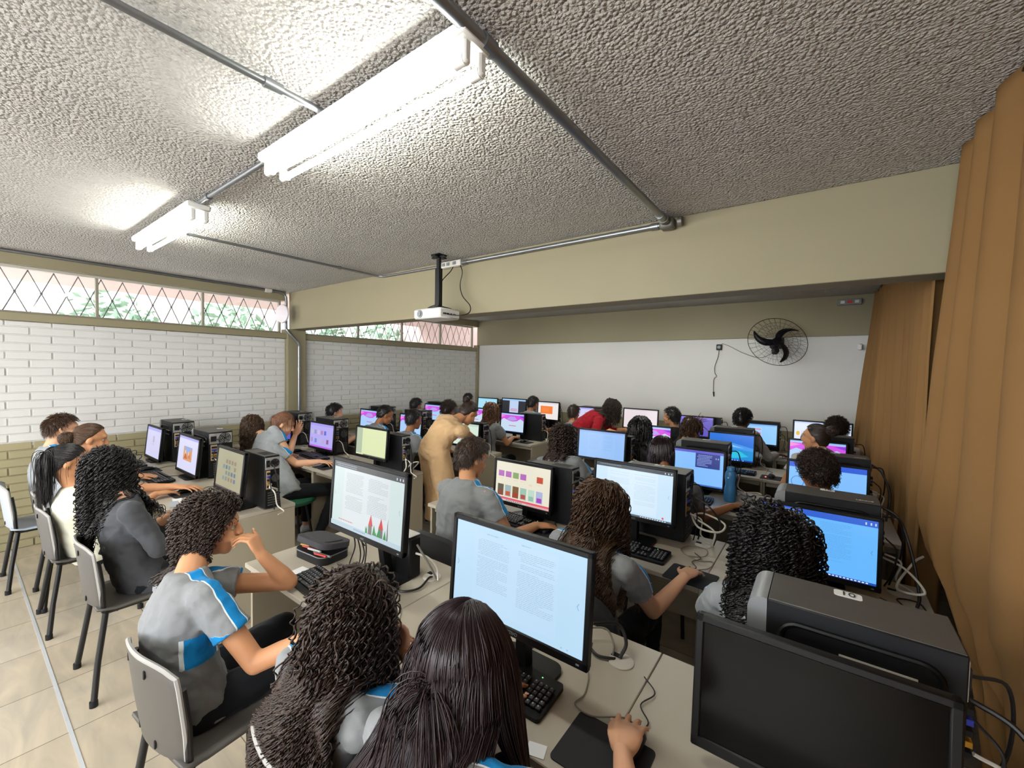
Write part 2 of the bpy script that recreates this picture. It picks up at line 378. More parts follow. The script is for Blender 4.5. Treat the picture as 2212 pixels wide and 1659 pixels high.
def grow_hair(Hc, ax, hs, mat, n, L, K=18, rad=.0022, curl=0.0, freq=60., vol=.25, grav=.25, comb=(0, -1, 0), part=0.5, blockers=(), seed=1, hairline=None, spread=.25,
              gather=None, lvar=.25, clump=0, taper=.35, capr=1.035, out=.37, cramp=4, fan=0.0, flen=1.0, back=(0, -1, 0), sm=5):
    g = np.random.default_rng(seed); hr, hf, hu = (np.array(a) for a in ax); A = np.stack([hr, hf, hu])
    d = g.normal(size=(n * 4, 3)); d /= np.linalg.norm(d, axis=1, keepdims=True)
    thr = np.interp(d[:, 1], [-1, -.5, 0, .35, .7, 1], hairline or [-.74, -.70, -.22, .25, .62, .78])
    d = d[d[:, 2] > thr][:n]; n = len(d)
    rad3 = np.array([.077, .096, .093]) * hs; c = np.array(Hc) + hu * .020 * hs - hf * .008 * hs
    inf = 1.03 + vol * g.random(n) ** .8
    loc = d * rad3 * np.stack([np.ones(n), np.ones(n), np.where(d[:, 2] < 0, 1.45, 1)], 1); P = np.empty((n, K, 3)); P[:, 0] = c + loc @ A
    nrm = (d / rad3); nrm /= np.linalg.norm(nrm, axis=1, keepdims=True); nw = nrm @ A
    pf = np.clip((d[:, 2] - .15) * 2, 0, 1) * np.clip(d[:, 1] + .55, 0, 1) * part
    cv = np.array(comb, float)[None, :] + np.stack([np.sign(d[:, 0]) * pf, np.zeros(n), -.5 * np.clip(-d[:, 1], 0, 1)], 1) + g.normal(size=(n, 3)) * spread
    cw = cv @ A; cw -= nw * (cw * nw).sum(1, keepdims=True); cw /= np.linalg.norm(cw, axis=1, keepdims=True) + 1e-9
    vel = cw * (1 - out) + nw * out; vel /= np.linalg.norm(vel, axis=1, keepdims=True)
    Ls = L * (1 - lvar * g.random(n)) * np.interp(d[:, 1], [.0, .7], [1, flen]); st = (Ls / (K - 1))[:, None]; p = P[:, 0].copy(); down = np.array([0, 0, -1.])
    if gather is not None: G = np.array(gather[0]); gt = gather[1]
    for k in range(1, K):
        t = k / (K - 1); gg = grav * (0.5 + 1.8 * t)
        if gather is not None and t < gt:
            tg = G - p; dist = np.linalg.norm(tg, axis=1, keepdims=True); vel = vel * .25 + tg / (dist + 1e-6) * .75
        else: vel = vel * (1 - min(.9, gg)) + down * min(.9, gg)
        vel /= np.linalg.norm(vel, axis=1, keepdims=True) + 1e-9
        p = p + vel * st
        q = (p - c) @ A.T; qs = q / rad3; qs[:, 2] = np.where(qs[:, 2] < 0, qs[:, 2] / 1.4, qs[:, 2]); e = np.linalg.norm(qs, axis=1); lim = 1.03 + (inf - 1.03) * min(1, t * 3)
        ins = e < lim; q[ins] *= (lim[ins] / (e[ins] + 1e-9))[:, None]; p = c + q @ A
        for (a, b, r, cone) in blockers:
            a = np.array(a); b = np.array(b); ab = b - a; t0 = ((p - a) @ ab) / (ab @ ab); tt = np.clip(t0, 0, 1)[:, None]; cc = a + ab * tt; dv = p - cc; dl = np.linalg.norm(dv, axis=1)
            rr = r * (1 + .35 * (inf - 1.03)) * (np.interp(t0, [0, .12, .36, 1], [.40, .52, 1, 1]) if cone == 1 else 1)
            ins = (dl < rr) & ((t0 > 0) & (t0 < 1) if cone == 1 else True)
            if cone == 2:
                bv = np.array(back); sb = dv @ bv; pr = np.maximum(0, dl ** 2 - sb ** 2); ns = np.sqrt(np.maximum(0, rr ** 2 - pr)); p[ins] += bv * np.minimum(.10, (ns - sb)[ins])[:, None]; continue
            p[ins] = cc[ins] + dv[ins] / (dl[ins, None] + 1e-9) * rr[ins, None]
        P[:, k] = p
    q0 = max(1, int(K * .3))
    for _ in range(max(5, int(sm))): P[:, q0:-1] = P[:, q0:-1] * .4 + (P[:, q0 - 1:-2] + P[:, q0 + 1:]) * .3
    if fan:
        lat = (P - c) @ hr; P = P + hr * (lat * fan * np.linspace(0, 1, K)[None, :])[..., None]
    if clump:
        key = np.argsort(g.random(n)); cid = np.argmin(((P[:, K // 2, None, :] - P[key[:clump], K // 2][None]) ** 2).sum(2), axis=1) if n * clump < 4e6 else g.integers(0, clump, n)
        lead = P[key[:clump]][cid]; wgt = (np.linspace(0, 1, K) ** 1.2 * .72)[None, :, None]; P = P * (1 - wgt) + lead * wgt
        ph = (g.random(clump) * 6.28)[cid] + g.normal(size=n) * .35; fr = (freq * (.8 + .4 * g.random(clump)))[cid]
    else: ph = g.random(n) * 6.28; fr = freq * (.8 + .4 * g.random(n))
    if curl:
        T = np.gradient(P, axis=1); T /= np.linalg.norm(T, axis=2, keepdims=True) + 1e-9
        X = np.cross(T, np.array([.31, .52, .79])); X /= np.linalg.norm(X, axis=2, keepdims=True) + 1e-9; Y = np.cross(T, X)
        s = np.linspace(0, 1, K)[None, :] * Ls[:, None]; an = ph[:, None] + s * fr[:, None]; am = curl * np.minimum(1, np.linspace(.08, 1, K) * cramp)[None, :]
        P = P + X * (np.cos(an) * am)[..., None] + Y * (np.sin(an) * am)[..., None]
    R = rad * (.75 + .5 * g.random(n))[:, None] * (1 - (1 - taper) * np.linspace(0, 1, K) ** 2)[None, :]
    hm = strands_mesh(P, R, mat, 'hair')
    # close cap under the locks so that no scalp shows
    mb = MB(); m_, n_ = 14, 24; vs = []; cen = V(c); 
    hl = hairline or [-.74, -.70, -.22, .25, .62, .78]
    for i in range(m_ + 1):
        for k in range(n_):
            th = 2 * pi * k / n_; lo = float(np.interp(sin(th), [-1, -.5, 0, .35, .7, 1], hl)); z = 1 - (1 - lo) * (i / m_); rr = sqrt(max(0, 1 - z * z))
            dd = (cos(th) * rr, sin(th) * rr, z); kk = capr if i < m_ else .97
            vs.append(cen + ax[0] * dd[0] * rad3[0] * kk + ax[1] * dd[1] * rad3[1] * kk + ax[2] * dd[2] * rad3[2] * kk * (1.45 if dd[2] < 0 else 1))
    mb.add(vs, [(i * n_ + k, i * n_ + (k + 1) % n_, (i + 1) * n_ + (k + 1) % n_, (i + 1) * n_ + k) for i in range(m_) for k in range(n_)])
    return join_meshes('hair', [hm, mb.mesh('cap', mat)])

PEOPLE = []
def person(label, pel, head, nb=None, yaw=0.0, hyaw=None, hpitch=.25, hroll=0, s=1.0, hs=1.0, skin='tan', shirt='grey', trousers='jeans', sleeve=.55, hairs=None, hair='dark',
           R=None, L=None, eR=None, eL=None, shR=None, shL=None, poseR={}, poseL={}, stand=False, vox=.009, face=False, shorts=False, feet=None, group=None, side_panel=False, glasses=False, shoulders=.165, dress=False, hairline=None, knees=None, seed=1, hood=False, hipw=1.0, nails='#e3b3a0'):
    pel = V(pel); head = V(head); hyaw = yaw if hyaw is None else hyaw; ax = head_axes(hyaw, hpitch, hroll); hr, hf, hu = ax
    br, bf = V((cos(yaw), sin(yaw), 0)), V((-sin(yaw), cos(yaw), 0)); up = V((0, 0, 1))
    neckb = V(nb) if nb is not None else head - hu * .122 * hs - hf * .050 * hs - up * .018
    sp = neckb - pel; spu = sp.normalized(); bfw = (bf - spu * bf.dot(spu)).normalized(); brw = bfw.cross(spu).normalized() * 1
    if brw.dot(br) < 0: brw = -brw
    shc = neckb - spu * .075 * s - bf * .005
    SR = V(shR) if shR is not None else shc + brw * shoulders * s; SL = V(shL) if shL is not None else shc - brw * shoulders * s
    if R is None: R = pel + br * .14 + bf * .25 + up * .12
    if L is None: L = pel - br * .14 + bf * .25 + up * .12
    R = V(R); L = V(L)
    tips = []
    def arm(S, Tg, pose, sg, elb):
        D = V(pose['D']).normalized() if 'D' in pose else None
        if D is None:
            D = Tg - S; D.z *= .25; D.normalize()
        W = Tg - D * .055 * s
        E = V(elb) if elb is not None else ik(S, W, .255 * s, .225 * s, V(pose.get('pole', (br * sg * .5 - up * 1.0 - bf * .25))))
        Nn = V(pose.get('N', (0, 0, -1))); sd = V(pose['T']) if 'T' in pose else D.cross(Nn) * sg
        return W, E, D, Nn, sd
    AR = arm(SR, R, poseR, 1, eR); AL = arm(SL, L, poseL, -1, eL)
    def spine(k, bow=.035): return pel + sp * k - bfw * bow * s * sin(pi * min(1, k))
    prof = ((-.09, .150, .110), (.05, .160, .118), (.25, .146, .108), (.45, .142, .104), (.65, .158, .108), (.80, .158, .100), (.90, .115, .075), (1.0, .058, .052))
    # ---- skin: one continuous body
    mb = MB()
    mb.loft([(spine(k), brw, bfw, a * s * .82, b * s * .80) for k, a, b in prof], 16)
    mb.cap(neckb - spu * .03, head - hu * .05 * hs - hf * .02 * hs, .052 * s, .046 * hs, 14)
    mb.cap(neckb - spu * .065, SR, .030, .036 * s); mb.cap(neckb - spu * .065, SL, .030, .036 * s)
    for (S, (W, E, D, Nn, sd), pose) in ((SR, AR, poseR), (SL, AL, poseL)):
        mb.cap(S, E, .046 * s, .037 * s, 14); mid = E.lerp(W, .3); mb.cap(E, mid, .036 * s, .037 * s, 14); mb.cap(mid, W, .036 * s, .0235 * s, 14)
        hand(mb, W, D, Nn, sd, s * 1.0, pose.get('curl', (.25, .35, .3)), pose.get('spread', .10), pose.get('thumb', .7), tips)
    def HP(x, y, z): return head + hr * x * hs + hf * y * hs + hu * z * hs
    E3 = lambda p, r: mb.ell(HP(*p), tuple(q * hs for q in r), ax, 16, 11)
    E3((0, -.008, .020), (.074, .092, .088)); E3((0, .028, -.035), (.060, .062, .078)); E3((0, .062, -.092), (.030, .024, .022)); E3((0, .045, -.075), (.046, .04, .035))
    E3((0, .070, .028), (.05, .022, .025)); E3((.034, .062, -.035), (.024, .024, .024)); E3((-.034, .062, -.035), (.024, .024, .024))
    mb.cap(HP(0, .088, .008), HP(0, .106, -.028), .008 * hs, .0125 * hs); E3((.011, .098, -.033), (.009, .010, .008)); E3((-.011, .098, -.033), (.009, .010, .008))
    E3((0, .088, -.058), (.022, .012, .0065)); E3((0, .087, -.070), (.019, .012, .0075))
    for q in (-1, 1):
        mb.ell(HP(.076 * q, -.006, -.012), (.009 * hs, .019 * hs, .030 * hs), (hr, (hf * .9 - hu * .25).normalized(), (hu * .9 + hf * .25).normalized())); E3((.071 * q, .004, -.036), (.008, .010, .010))
    # legs
    hj = [pel + br * q * .085 * s for q in (-1, 1)]
    legs = []
    for i, q in enumerate((-1, 1)):
        if stand:
            ft = V(feet[i]) if feet else V((hj[i].x, hj[i].y, 0)); kn = hj[i].lerp(ft, .5) + bf * .03; an = ft + V((0, 0, .09))
        else:
            kn = V(knees[i]) if knees else hj[i] + bf * .40 * s + br * q * .04 + up * .03; an = V(feet[i]) + V((0, 0, .09)) if feet else V((kn.x, kn.y, .09)) - bf * .02
        legs.append((hj[i], kn, an))
        mb.cap(hj[i], kn, .06 * s, .048 * s); mb.cap(kn, an, .046 * s, .034 * s); mb.cap(an, an + bf * .11 - up * .045, .033 * s, .027 * s)
    root_loc = V((pel.x, pel.y, 0))
    body = remesh('body', mb, vox * (.75 if vox > .007 else 1), SK[skin], 3 if vox > .006 else 4)
    t = thing('person', label, 'person', root_loc, 0, group)
    Tm = Matrix.Translation(-root_loc)
    def put(nm, me, lab=None):
        me.transform(Tm); o = bpy.data.objects.new(nm, me); COL.objects.link(o); o.parent = t
        if lab: o['label'] = lab
        return o
    put('body', body)
    # ---- shirt
    sm = MB(); hem = -.12
    sm.loft([(spine(k), brw, bfw, a * s * 1.04 * (hipw if k < .2 else 1) * (1.02 if k < .3 else 1), b * s * 1.08) for k, a, b in ((hem, .158, .118),) + prof[1:-2] + ((.90, .122, .084), (.96, .092, .074), (1.0, .070, .062))], 20)
    rs = .066 * s
    for S, (W, E, D, Nn, sd) in ((SR, AR), (SL, AL)):
        sm.cap(neckb - spu * .055 * s + (S - neckb) * .12, S - spu * .004, .050 * s, .060 * s, 14)
        e1 = S.lerp(E, min(sleeve, 1.0)); 
        if sleeve <= 1: sm.tube([S - (E - S) * .05, S.lerp(E, .2), e1 - (e1 - S) * .25, e1], [.05 * s, rs, rs * 1.0, rs * 1.02], 16)
        else:
            sm.cap(S, E, .060 * s, .052 * s, 14); e1 = E.lerp(W, sleeve - 1); sm.tube([E - (E - S) * .05, E, E.lerp(e1, .5), e1], [.05 * s, .053 * s, .052 * s, .042 * s], 16)
            mbc = e1
    if hood: sm.tube([neckb + brw * .08 * s, neckb - bfw * .085 * s, neckb - brw * .08 * s], [.035, .05, .035], 10)
    sv = max(.0065, vox)
    sh = remesh('shirt', sm, sv, CL[shirt], 7, .5)
    wrinkle(sh, .010 * s, 9.0, seed, .8); 
    wrinkle(sh, .005 * s, 22.0, seed + 3, 1.3)
    n = len(sh.vertices); co = np.empty(n * 3, 'f'); sh.vertices.foreach_get('co', co); co = co.reshape(-1, 3); band = np.ones(n, 'f')
    for S, (W, E, D, Nn, sd), sg in ((SR, AR, 1), (SL, AL, -1)):
        a0 = neckb - brw * sg * .0; c1 = S + spu * .02; ks = np.linspace(0, 1, 30); pts = np.array([np.array(a0) * (1 - k) ** 2 + np.array(c1) * 2 * k * (1 - k) + np.array(E) * k * k for k in ks])
        tg = np.gradient(pts, axis=0); tg /= np.linalg.norm(tg, axis=1, keepdims=True); n0 = np.array(spu + brw * sg * .2); n1 = np.array(brw * sg + spu * .7)
        nn = n0[None] * (1 - ks[:, None]) + n1[None] * ks[:, None]; nn -= tg * (nn * tg).sum(1, keepdims=True); nn /= np.linalg.norm(nn, axis=1, keepdims=True)
        bb = np.cross(tg, nn); bb *= np.sign((bb @ np.array(bf)))[:, None]; dd = ((co[:, None, :] - pts[None]) ** 2).sum(2); ii = dd.argmin(1); rel = co - pts[ii]
        lat = (rel * bb[ii]).sum(1); hg = (rel * nn[ii]).sum(1); band = np.where((hg > .012) & (ii > 0), np.minimum(band, np.abs(lat)), band)
    if side_panel:
        rel = co - np.array(pel); ff = np.abs(rel @ np.array(bfw) + .01); ss = np.abs(rel @ np.array(brw)); hh = rel @ np.array(spu)
        band = np.where((ss > .09 * s) & (hh < sp.length * .56) & (hh > sp.length * .34), np.minimum(band, ff * .38), band)
    at = sh.attributes.new('band', 'FLOAT', 'POINT'); at.data.foreach_set('value', band)
    put('dress' if dress else 'shirt', sh)
    # ---- trousers
    tm = MB()
    tm.loft([(pel - spu * q, brw, bfw, a * s * hipw, b * s) for q, a, b in ((.10, .12, .09), (.03, .150, .120), (-.06, .148, .112))], 16)
    for h_, k_, a_ in legs:
        if dress:
            tm.tube([h_ + up * .05, h_, k_, k_.lerp(a_, .7)], [.10, .105 * s, .10 * s, .115 * s], 16)
        else:
            tm.cap(h_, k_, .084 * s, .064 * s, 14)
            if not shorts: tm.tube([k_ - (a_ - k_) * .05, k_, k_.lerp(a_, .5), a_ + up * .02], [.05, .063 * s, .054 * s, .048 * s], 14)
    tr = remesh('trousers', tm, max(.009, vox), CL['beige' if dress else trousers], 4); wrinkle(tr, .009, 11, seed + 5); put('trousers', tr)
    for i, (h_, k_, a_) in enumerate(legs):
        f0 = V((a_.x, a_.y, 0.0)); so = MB()
        so.loft([(f0 + bf * q + up * hz, br, up, wx, hz) for q, wx, hz in ((-.055, .022, .025), (-.03, .036, .042), (.03, .040, .045), (.09, .044, .034), (.14, .040, .026), (.165, .022, .018))], 12)
        put('shoe', so.mesh('shoe', SHOE))
    if face:
        for q in (-1, 1):
            e = MB(); e.ell(HP(.028 * q, .0725, .000), (.0125 * hs, .0085 * hs, .0075 * hs), ax); e.ell(HP(.028 * q, .0795, .000), (.0055 * hs, .0025 * hs, .0055 * hs), ax, 10, 6, 1)
            put('eye', e.mesh('eye', [EYEW, IRIS]))
            e = MB(); e.tube([HP(.014 * q, .0890, .020), HP(.030 * q, .0855, .026), HP(.046 * q, .074, .021)], [.0022, .0030, .0016], 6); put('eyebrow', e.mesh('eyebrow', HM['black']))
        for q in (-.0035, .0045):
            pass
        e = MB(); e.ell(HP(0, .0955, -.058), (.020 * hs, .0065 * hs, .0045 * hs), ax); e.ell(HP(0, .0950, -.0685), (.017 * hs, .0065 * hs, .0058 * hs), ax)
        put('lips', e.mesh('lips', pm('lips', '#a3584c', 0.45)))
    if vox < .0062:
        e = MB()
        for (p, d, nn, T, r) in tips[:10]:
            dn = (-nn - d * (-nn).dot(d)).normalized(); e.ell(p + d * .001 + dn * r * .78, (r * .62, r * .95, r * .28), (T, d, dn), 8, 5)
        put('fingernails', e.mesh('nails', pm('nail' + nails, nails, 0.3)))
    if glasses:
        e = MB()
        for q in (-1, 1):
            e.tube([HP(.032 * q + .023 * cos(a), .104, .0 + .019 * sin(a)) for a in np.linspace(0, 2 * pi, 16, endpoint=False)], .0016, 6, closed=True)
            e.tube([HP(.055 * q, .102, .004), HP(.078 * q, .05, .004), HP(.080 * q, -.01, -.004)], .0014, 6)
        put('glasses', e.mesh('glasses', M['blackm']))
    bl = [(SR, SL, .070 * s, 2), (neckb + spu * .02, spine(.0), .166 * s, 1)]; bk = tuple(-bfw)
    for kw in (hairs or []):
        kw = dict(kw); nm = kw.pop('name', 'hair'); kw.setdefault('blockers', bl); kw.setdefault('back', bk); kw.setdefault('hairline', hairline); cl = kw.pop('col', hair)
        if 'gather' in kw: kw['gather'] = (tuple(HP(*kw['gather'][0])), kw['gather'][1])
        if 'bun' in kw:
            bp, brd = kw.pop('bun'); bb = MB(); bb.ell(HP(*bp), (brd, brd, brd * .9), ax); bm = remesh('bun', bb, .008, HM[cl], 1); wrinkle(bm, .012, 40, 2)
            g = np.random.default_rng(3); K = 14; nn = 160; th = g.random(nn) * 6.28; ph = g.random(nn) * 3.14; a = np.linspace(0, 3.2, K)
            cc = np.array(HP(*bp)); u1 = np.stack([np.cos(th), np.sin(th) * np.cos(ph), np.sin(th) * np.sin(ph)], 1); u2 = np.cross(u1, g.normal(size=(nn, 3))); u2 /= np.linalg.norm(u2, axis=1, keepdims=True)
            Pp = cc + (u1[:, None] * np.cos(a)[None, :, None] + u2[:, None] * np.sin(a)[None, :, None]) * brd * (1.0 + .15 * g.random(nn))[:, None, None]
            bm2 = strands_mesh(Pp, np.full((nn, K), .0022), HM[cl], 'b'); put('hair_bun', join_meshes('bun', [bm2, bm]))
        put(nm, grow_hair(head, ax, hs, HM[cl], **kw))
    PEOPLE.append(t); return t, HP

# ------------------------------------------------------------------ hair recipes
def H(kind, **k):
    B = dict(
        short=dict(n=900, L=.045, K=5, rad=.0020, vol=.10, grav=.1, comb=(0, .2, -.6), part=0, spread=.5, out=.45, capr=1.05),
        shortcurl=dict(n=900, L=.055, K=14, rad=.0026, curl=.006, freq=330, vol=.22, grav=.05, comb=(0, 0, -.3), part=0, spread=.9, out=.75, capr=1.09),
        afro=dict(n=1250, L=.125, K=30, rad=.0032, curl=.0075, freq=260, vol=.55, grav=.16, comb=(0, -.1, -.2), part=.2, spread=.7, out=.72, capr=1.16, taper=.6),
        straight=dict(n=1500, L=.50, K=26, rad=.0026, curl=.001, freq=20, vol=.10, grav=.45, comb=(0, -.6, 0), part=1.0, spread=.06, out=.12, capr=1.015),
        curly=dict(n=620, L=.50, K=64, rad=.0040, curl=.0100, freq=125, vol=.30, grav=.34, out=.2, cramp=2.6, comb=(0, -.6, 0), part=.8, spread=.25, capr=1.10, taper=.5),
        wavy=dict(n=900, L=.50, K=40, rad=.0034, curl=.0075, freq=95, vol=.22, grav=.38, out=.15, cramp=2.2, comb=(0, -.6, 0), part=.8, spread=.15, capr=1.08, clump=70),
        braids=dict(n=210, L=.42, K=40, rad=.0085, curl=.003, freq=230, vol=.25, grav=.28, comb=(0, -.7, 0), part=.5, spread=.15, capr=1.07, taper=.7, lvar=.15),
        tied=dict(n=700, L=.16, K=14, rad=.0024, vol=.03, grav=.0, comb=(0, -1, 0), part=0, spread=.05, gather=((0, -.105, .02), 1.1), capr=1.045, lvar=.05),
        tail=dict(n=700, L=.46, K=26, rad=.0026, curl=.002, freq=40, vol=.03, grav=.35, comb=(0, -1, 0), part=0, spread=.05, gather=((0, -.115, .035), .28), capr=1.045, lvar=.15),
    )[kind]
    B = dict(B); B.update(k); return B
# ------------------------------------------------------------------ front row, right block
person('young person with short black curls in grey school shirt, chin on hand, elbow on desk', (-1.86, .53, .49), (-2.045, .65, 1.07), nb=(-1.955, .545, .95), yaw=.05, hyaw=-.32, hpitch=.16, hs=1.06,
       R=(-1.35, .90, .80), eR=(-1.62, .65, .665), L=(-1.905, .765, .995), eL=(-1.865, .885, .795), poseL=dict(D=(-.35, -.28, .85), N=(-.7, -.6, -.35), T=(-.5, .6, 0.25), curl=(.9, .7, .4), spread=.05, thumb=.55),
       skin='tan', vox=.0055, face=True, side_panel=True, hairs=[H('afro', n=2000, L=.14, vol=.30, grav=.34, flen=.25, seed=4, curl=.006, rad=.0028)], hair='dark', seed=3, hairline=[-.72, -.66, -.05, .50, .80, .88])
person('girl with long dark ringlets over a grey school shirt, hand at her chin', (-1.06, .64, .47), (-1.035, .675, 1.065), yaw=.0, hyaw=-.22, hpitch=.30, nails='#c4182c', R=(-.985, .795, .955), eR=(-.87, .85, .79), L=(-1.2, .9, .80),
       poseR=dict(D=(0, -.15, .9), N=(0, -1, 0), T=(-1, 0, 0), curl=(.4, .5, .4)), skin='light', vox=.006, face=True, hair='dark',
       hairs=[H('curly', n=1900, L=.62, K=84, rad=.0031, curl=.0085, freq=150, vol=.32, seed=8, fan=.55)], seed=5)
person('girl with waist-length straight dark hair at the nearest lit screen, hand on mouse', (-.60, .61, .47), (-.665, .715, 1.08), yaw=0, hyaw=.1, hpitch=.42, R=(-.375, 1.035, .800), eR=(-.27, .80, .80), L=(-.75, .98, .79),
       poseR=dict(D=(-.16, .95, .0), N=(0, 0.1, -1), T=(-1, 0, 0), curl=(.15, .35, .35), thumb=.5, spread=.12), poseL=dict(D=(.1, 1, 0)), skin='light', vox=.0055, face=False, hair='purple', knees=((-.74, 1.0, .5), (-.53, 1.0, .5)),
       hairs=[H('straight', n=6500, L=.66, rad=.0017, vol=.14, seed=2, K=30, fan=.85, sm=22)], seed=6)
# ------------------------------------------------------------------ second row, right block
person('boy with cropped brown hair and grey school shirt, blue shoulder band, hand on mouse', (-1.69, 1.78, .55), (-1.745, 1.95, 1.195), nb=(-1.705, 1.87, 1.085), yaw=-.05, hyaw=-.25, hpitch=.35, R=(-1.335, 2.17, .795), L=(-1.75, 2.2, .79),
       skin='tan', vox=.0065, face=True, hair='light', hairs=[H('short', n=1500, rad=.0017, L=.035)], seed=9, s=1.04, hs=1.05, poseR=dict(curl=(.15, .35, .3), T=(-1, .2, 0)), hairline=[-.72, -.66, -.12, .36, .70, .80])
person('girl with long wavy brown hair reaching for the mouse at the desk seam', (-.84, 1.76, .48), (-.80, 1.80, 1.125), yaw=-.1, hyaw=-.05, hpitch=.28, R=(-.475, 2.085, .800), eR=(-.585, 1.90, .66), L=(-.95, 2.1, .79),
       skin='light', vox=.006, hair='brown', hairs=[H('wavy', n=2600, L=.56, K=60, rad=.0027, seed=5, clump=170, curl=.011, freq=85, vol=.45, fan=.25)], seed=11, poseR=dict(D=(.12, .95, .0), curl=(.2, .4, .35), T=(-1, 0, 0)))
person('girl with a mass of tight black ringlets, nearest the curtain behind the dark tower', (-.10, 1.74, .47), (-.125, 1.86, 1.10), yaw=0, hpitch=.3, R=(.15, 2.15, .79), L=(-.3, 2.15, .79), skin='brown', shirt='greyl', vox=.008,
       hair='black', hairs=[H('curly', n=1100, L=.36, K=66, rad=.0038, curl=.009, freq=220, vol=.48, grav=.18, spread=.5, out=.5, seed=7)], seed=12, hs=1.03)
# ------------------------------------------------------------------ third row, right block
person('girl with shoulder-length dark curls in grey school shirt at the pale blue screen', (-1.68, 3.0, .49), (-1.76, 3.13, 1.175), yaw=0, hpitch=.2, R=(-1.4, 3.4, .79), L=(-1.9, 3.4, .79), skin='light', hair='dark',
       hairs=[H('curly', n=700, L=.30, K=44, vol=.34, freq=150, seed=3)], seed=13)
person('girl with straight dark hair at the menu screen, bare arm stretched to the mouse', (-.88, 3.02, .49), (-.955, 3.20, 1.15), nb=(-.88, 3.10, 1.02), yaw=-.1, hpitch=.45, R=(-.46, 3.39, .795), eR=(-.665, 3.25, .70), L=(-1.05, 3.4, .79), skin='brown', hair='purple',
       hairs=[H('straight', n=900, L=.30, seed=6, rad=.003)], seed=14, s=1.03, poseR=dict(D=(.5, .8, 0)))
person('boy with short dark curls nearest the curtain in the third row', (-.02, 2.98, .47), (-.01, 3.10, 1.165), yaw=0, hyaw=.45, hpitch=.3, R=(.2, 3.38, .79), L=(-.2, 3.38, .79), skin='brown', shirt='greyl', hair='dark', hairs=[H('shortcurl', n=1100, vol=.12, L=.042)], seed=15, hairline=[-.72, -.66, -.2, .36, .70, .80])
# ------------------------------------------------------------------ fourth row, right block
person('girl with waist-length black braids at a magenta screen', (-1.5, 4.2, .47), (-1.53, 4.34, 1.16), hpitch=.2, R=(-1.3, 4.64, .79), L=(-1.7, 4.64, .79), skin='brown', shirt='dgrey', hair='black', hairs=[H('braids', n=260)], seed=16, vox=.011)
person('student with bronze-streaked dark hair leaning at the blue desktop screen', (-1.02, 4.22, .47), (-1.03, 4.40, 1.18), hpitch=.55, hyaw=-.4, R=(-.8, 4.64, .79), L=(-1.2, 4.64, .79), skin='tan', shirt='blackt', hair='brown', hairs=[H('wavy', n=500, L=.13, K=16), H('short', name='hair_streak', col='auburn', n=90, L=.12, K=8, rad=.004, comb=(.4, -.5, 0), hairline=[2, 2, 2, .9, .6, .9])], seed=17, vox=.011)
person('girl in pale hood with hair tied up, face turned to the left', (.0, 4.32, .49), (-.03, 4.50, 1.205), yaw=.2, hyaw=1.25, hpitch=.05, R=(.2, 4.64, .79), L=(-.2, 4.64, .79), skin='tan', shirt='whiteh', hair='dark', hood=True, face=True,
       hairs=[H('tied', bun=((0, -.12, .06), .042))], seed=18, vox=.009)
# ------------------------------------------------------------------ fifth row, right block
person('adult in red shirt with long dark hair bending down to a student', (-2.78, 5.42, .90), (-2.34, 5.56, 1.225), nb=(-2.43, 5.50, 1.13), yaw=-1.25, hyaw=-1.3, hpitch=.55, R=(-2.2, 5.25, .95), L=(-2.15, 5.72, .92), stand=True, feet=((-2.8, 5.5, 0), (-2.8, 5.3, 0)), skin='tan', shirt='redt',
       sleeve=1.5, hair='dark', face=True, glasses=True, hairs=[H('wavy', n=800, L=.34, K=30, vol=.4, rad=.004)], seed=19, s=1.12, hs=1.06)
person('boy with cropped dark hair beside the red-shirted adult', (-2.95, 5.45, .47), (-2.97, 5.58, 1.115), hpitch=.1, skin='tan', hair='dark', hairs=[H('short', n=500)], R=(-2.75, 5.88, .79), L=(-3.1, 5.88, .79), seed=20, vox=.012)
person('boy in black shirt whose face is turned left, beside the pink screen', (-1.5, 5.5, .47), (-1.56, 5.60, 1.175), yaw=.5, hyaw=1.3, hpitch=.05, skin='tan', shirt='blackt', hair='black', face=True, hairs=[H('short', n=700, L=.05)], seed=21, R=(-1.3, 5.85, .79), L=(-1.7, 5.85, .79), vox=.010)
person('student in pale hoodie with short black hair, arm stretched out on the last desk row', (-.66, 5.45, .49), (-.745, 5.62, 1.20), yaw=-.3, hpitch=.3, skin='dark', shirt='whiteh', sleeve=1.75, R=(-.36, 5.86, .795), eR=(-.47, 5.55, .80), L=(-.8, 5.85, .79), hair='black', hood=True, hairs=[H('shortcurl', n=700, vol=.12, L=.04)], seed=22, vox=.011)
person('student with dark rounded hair before the wide white screen', (.12, 5.46, .45), (.135, 5.60, 1.165), skin='brown', shirt='whiteh', hair='dark', hairs=[H('shortcurl', n=700)], seed=23, vox=.013, R=(.3, 5.86, .79), L=(-.1, 5.86, .79))
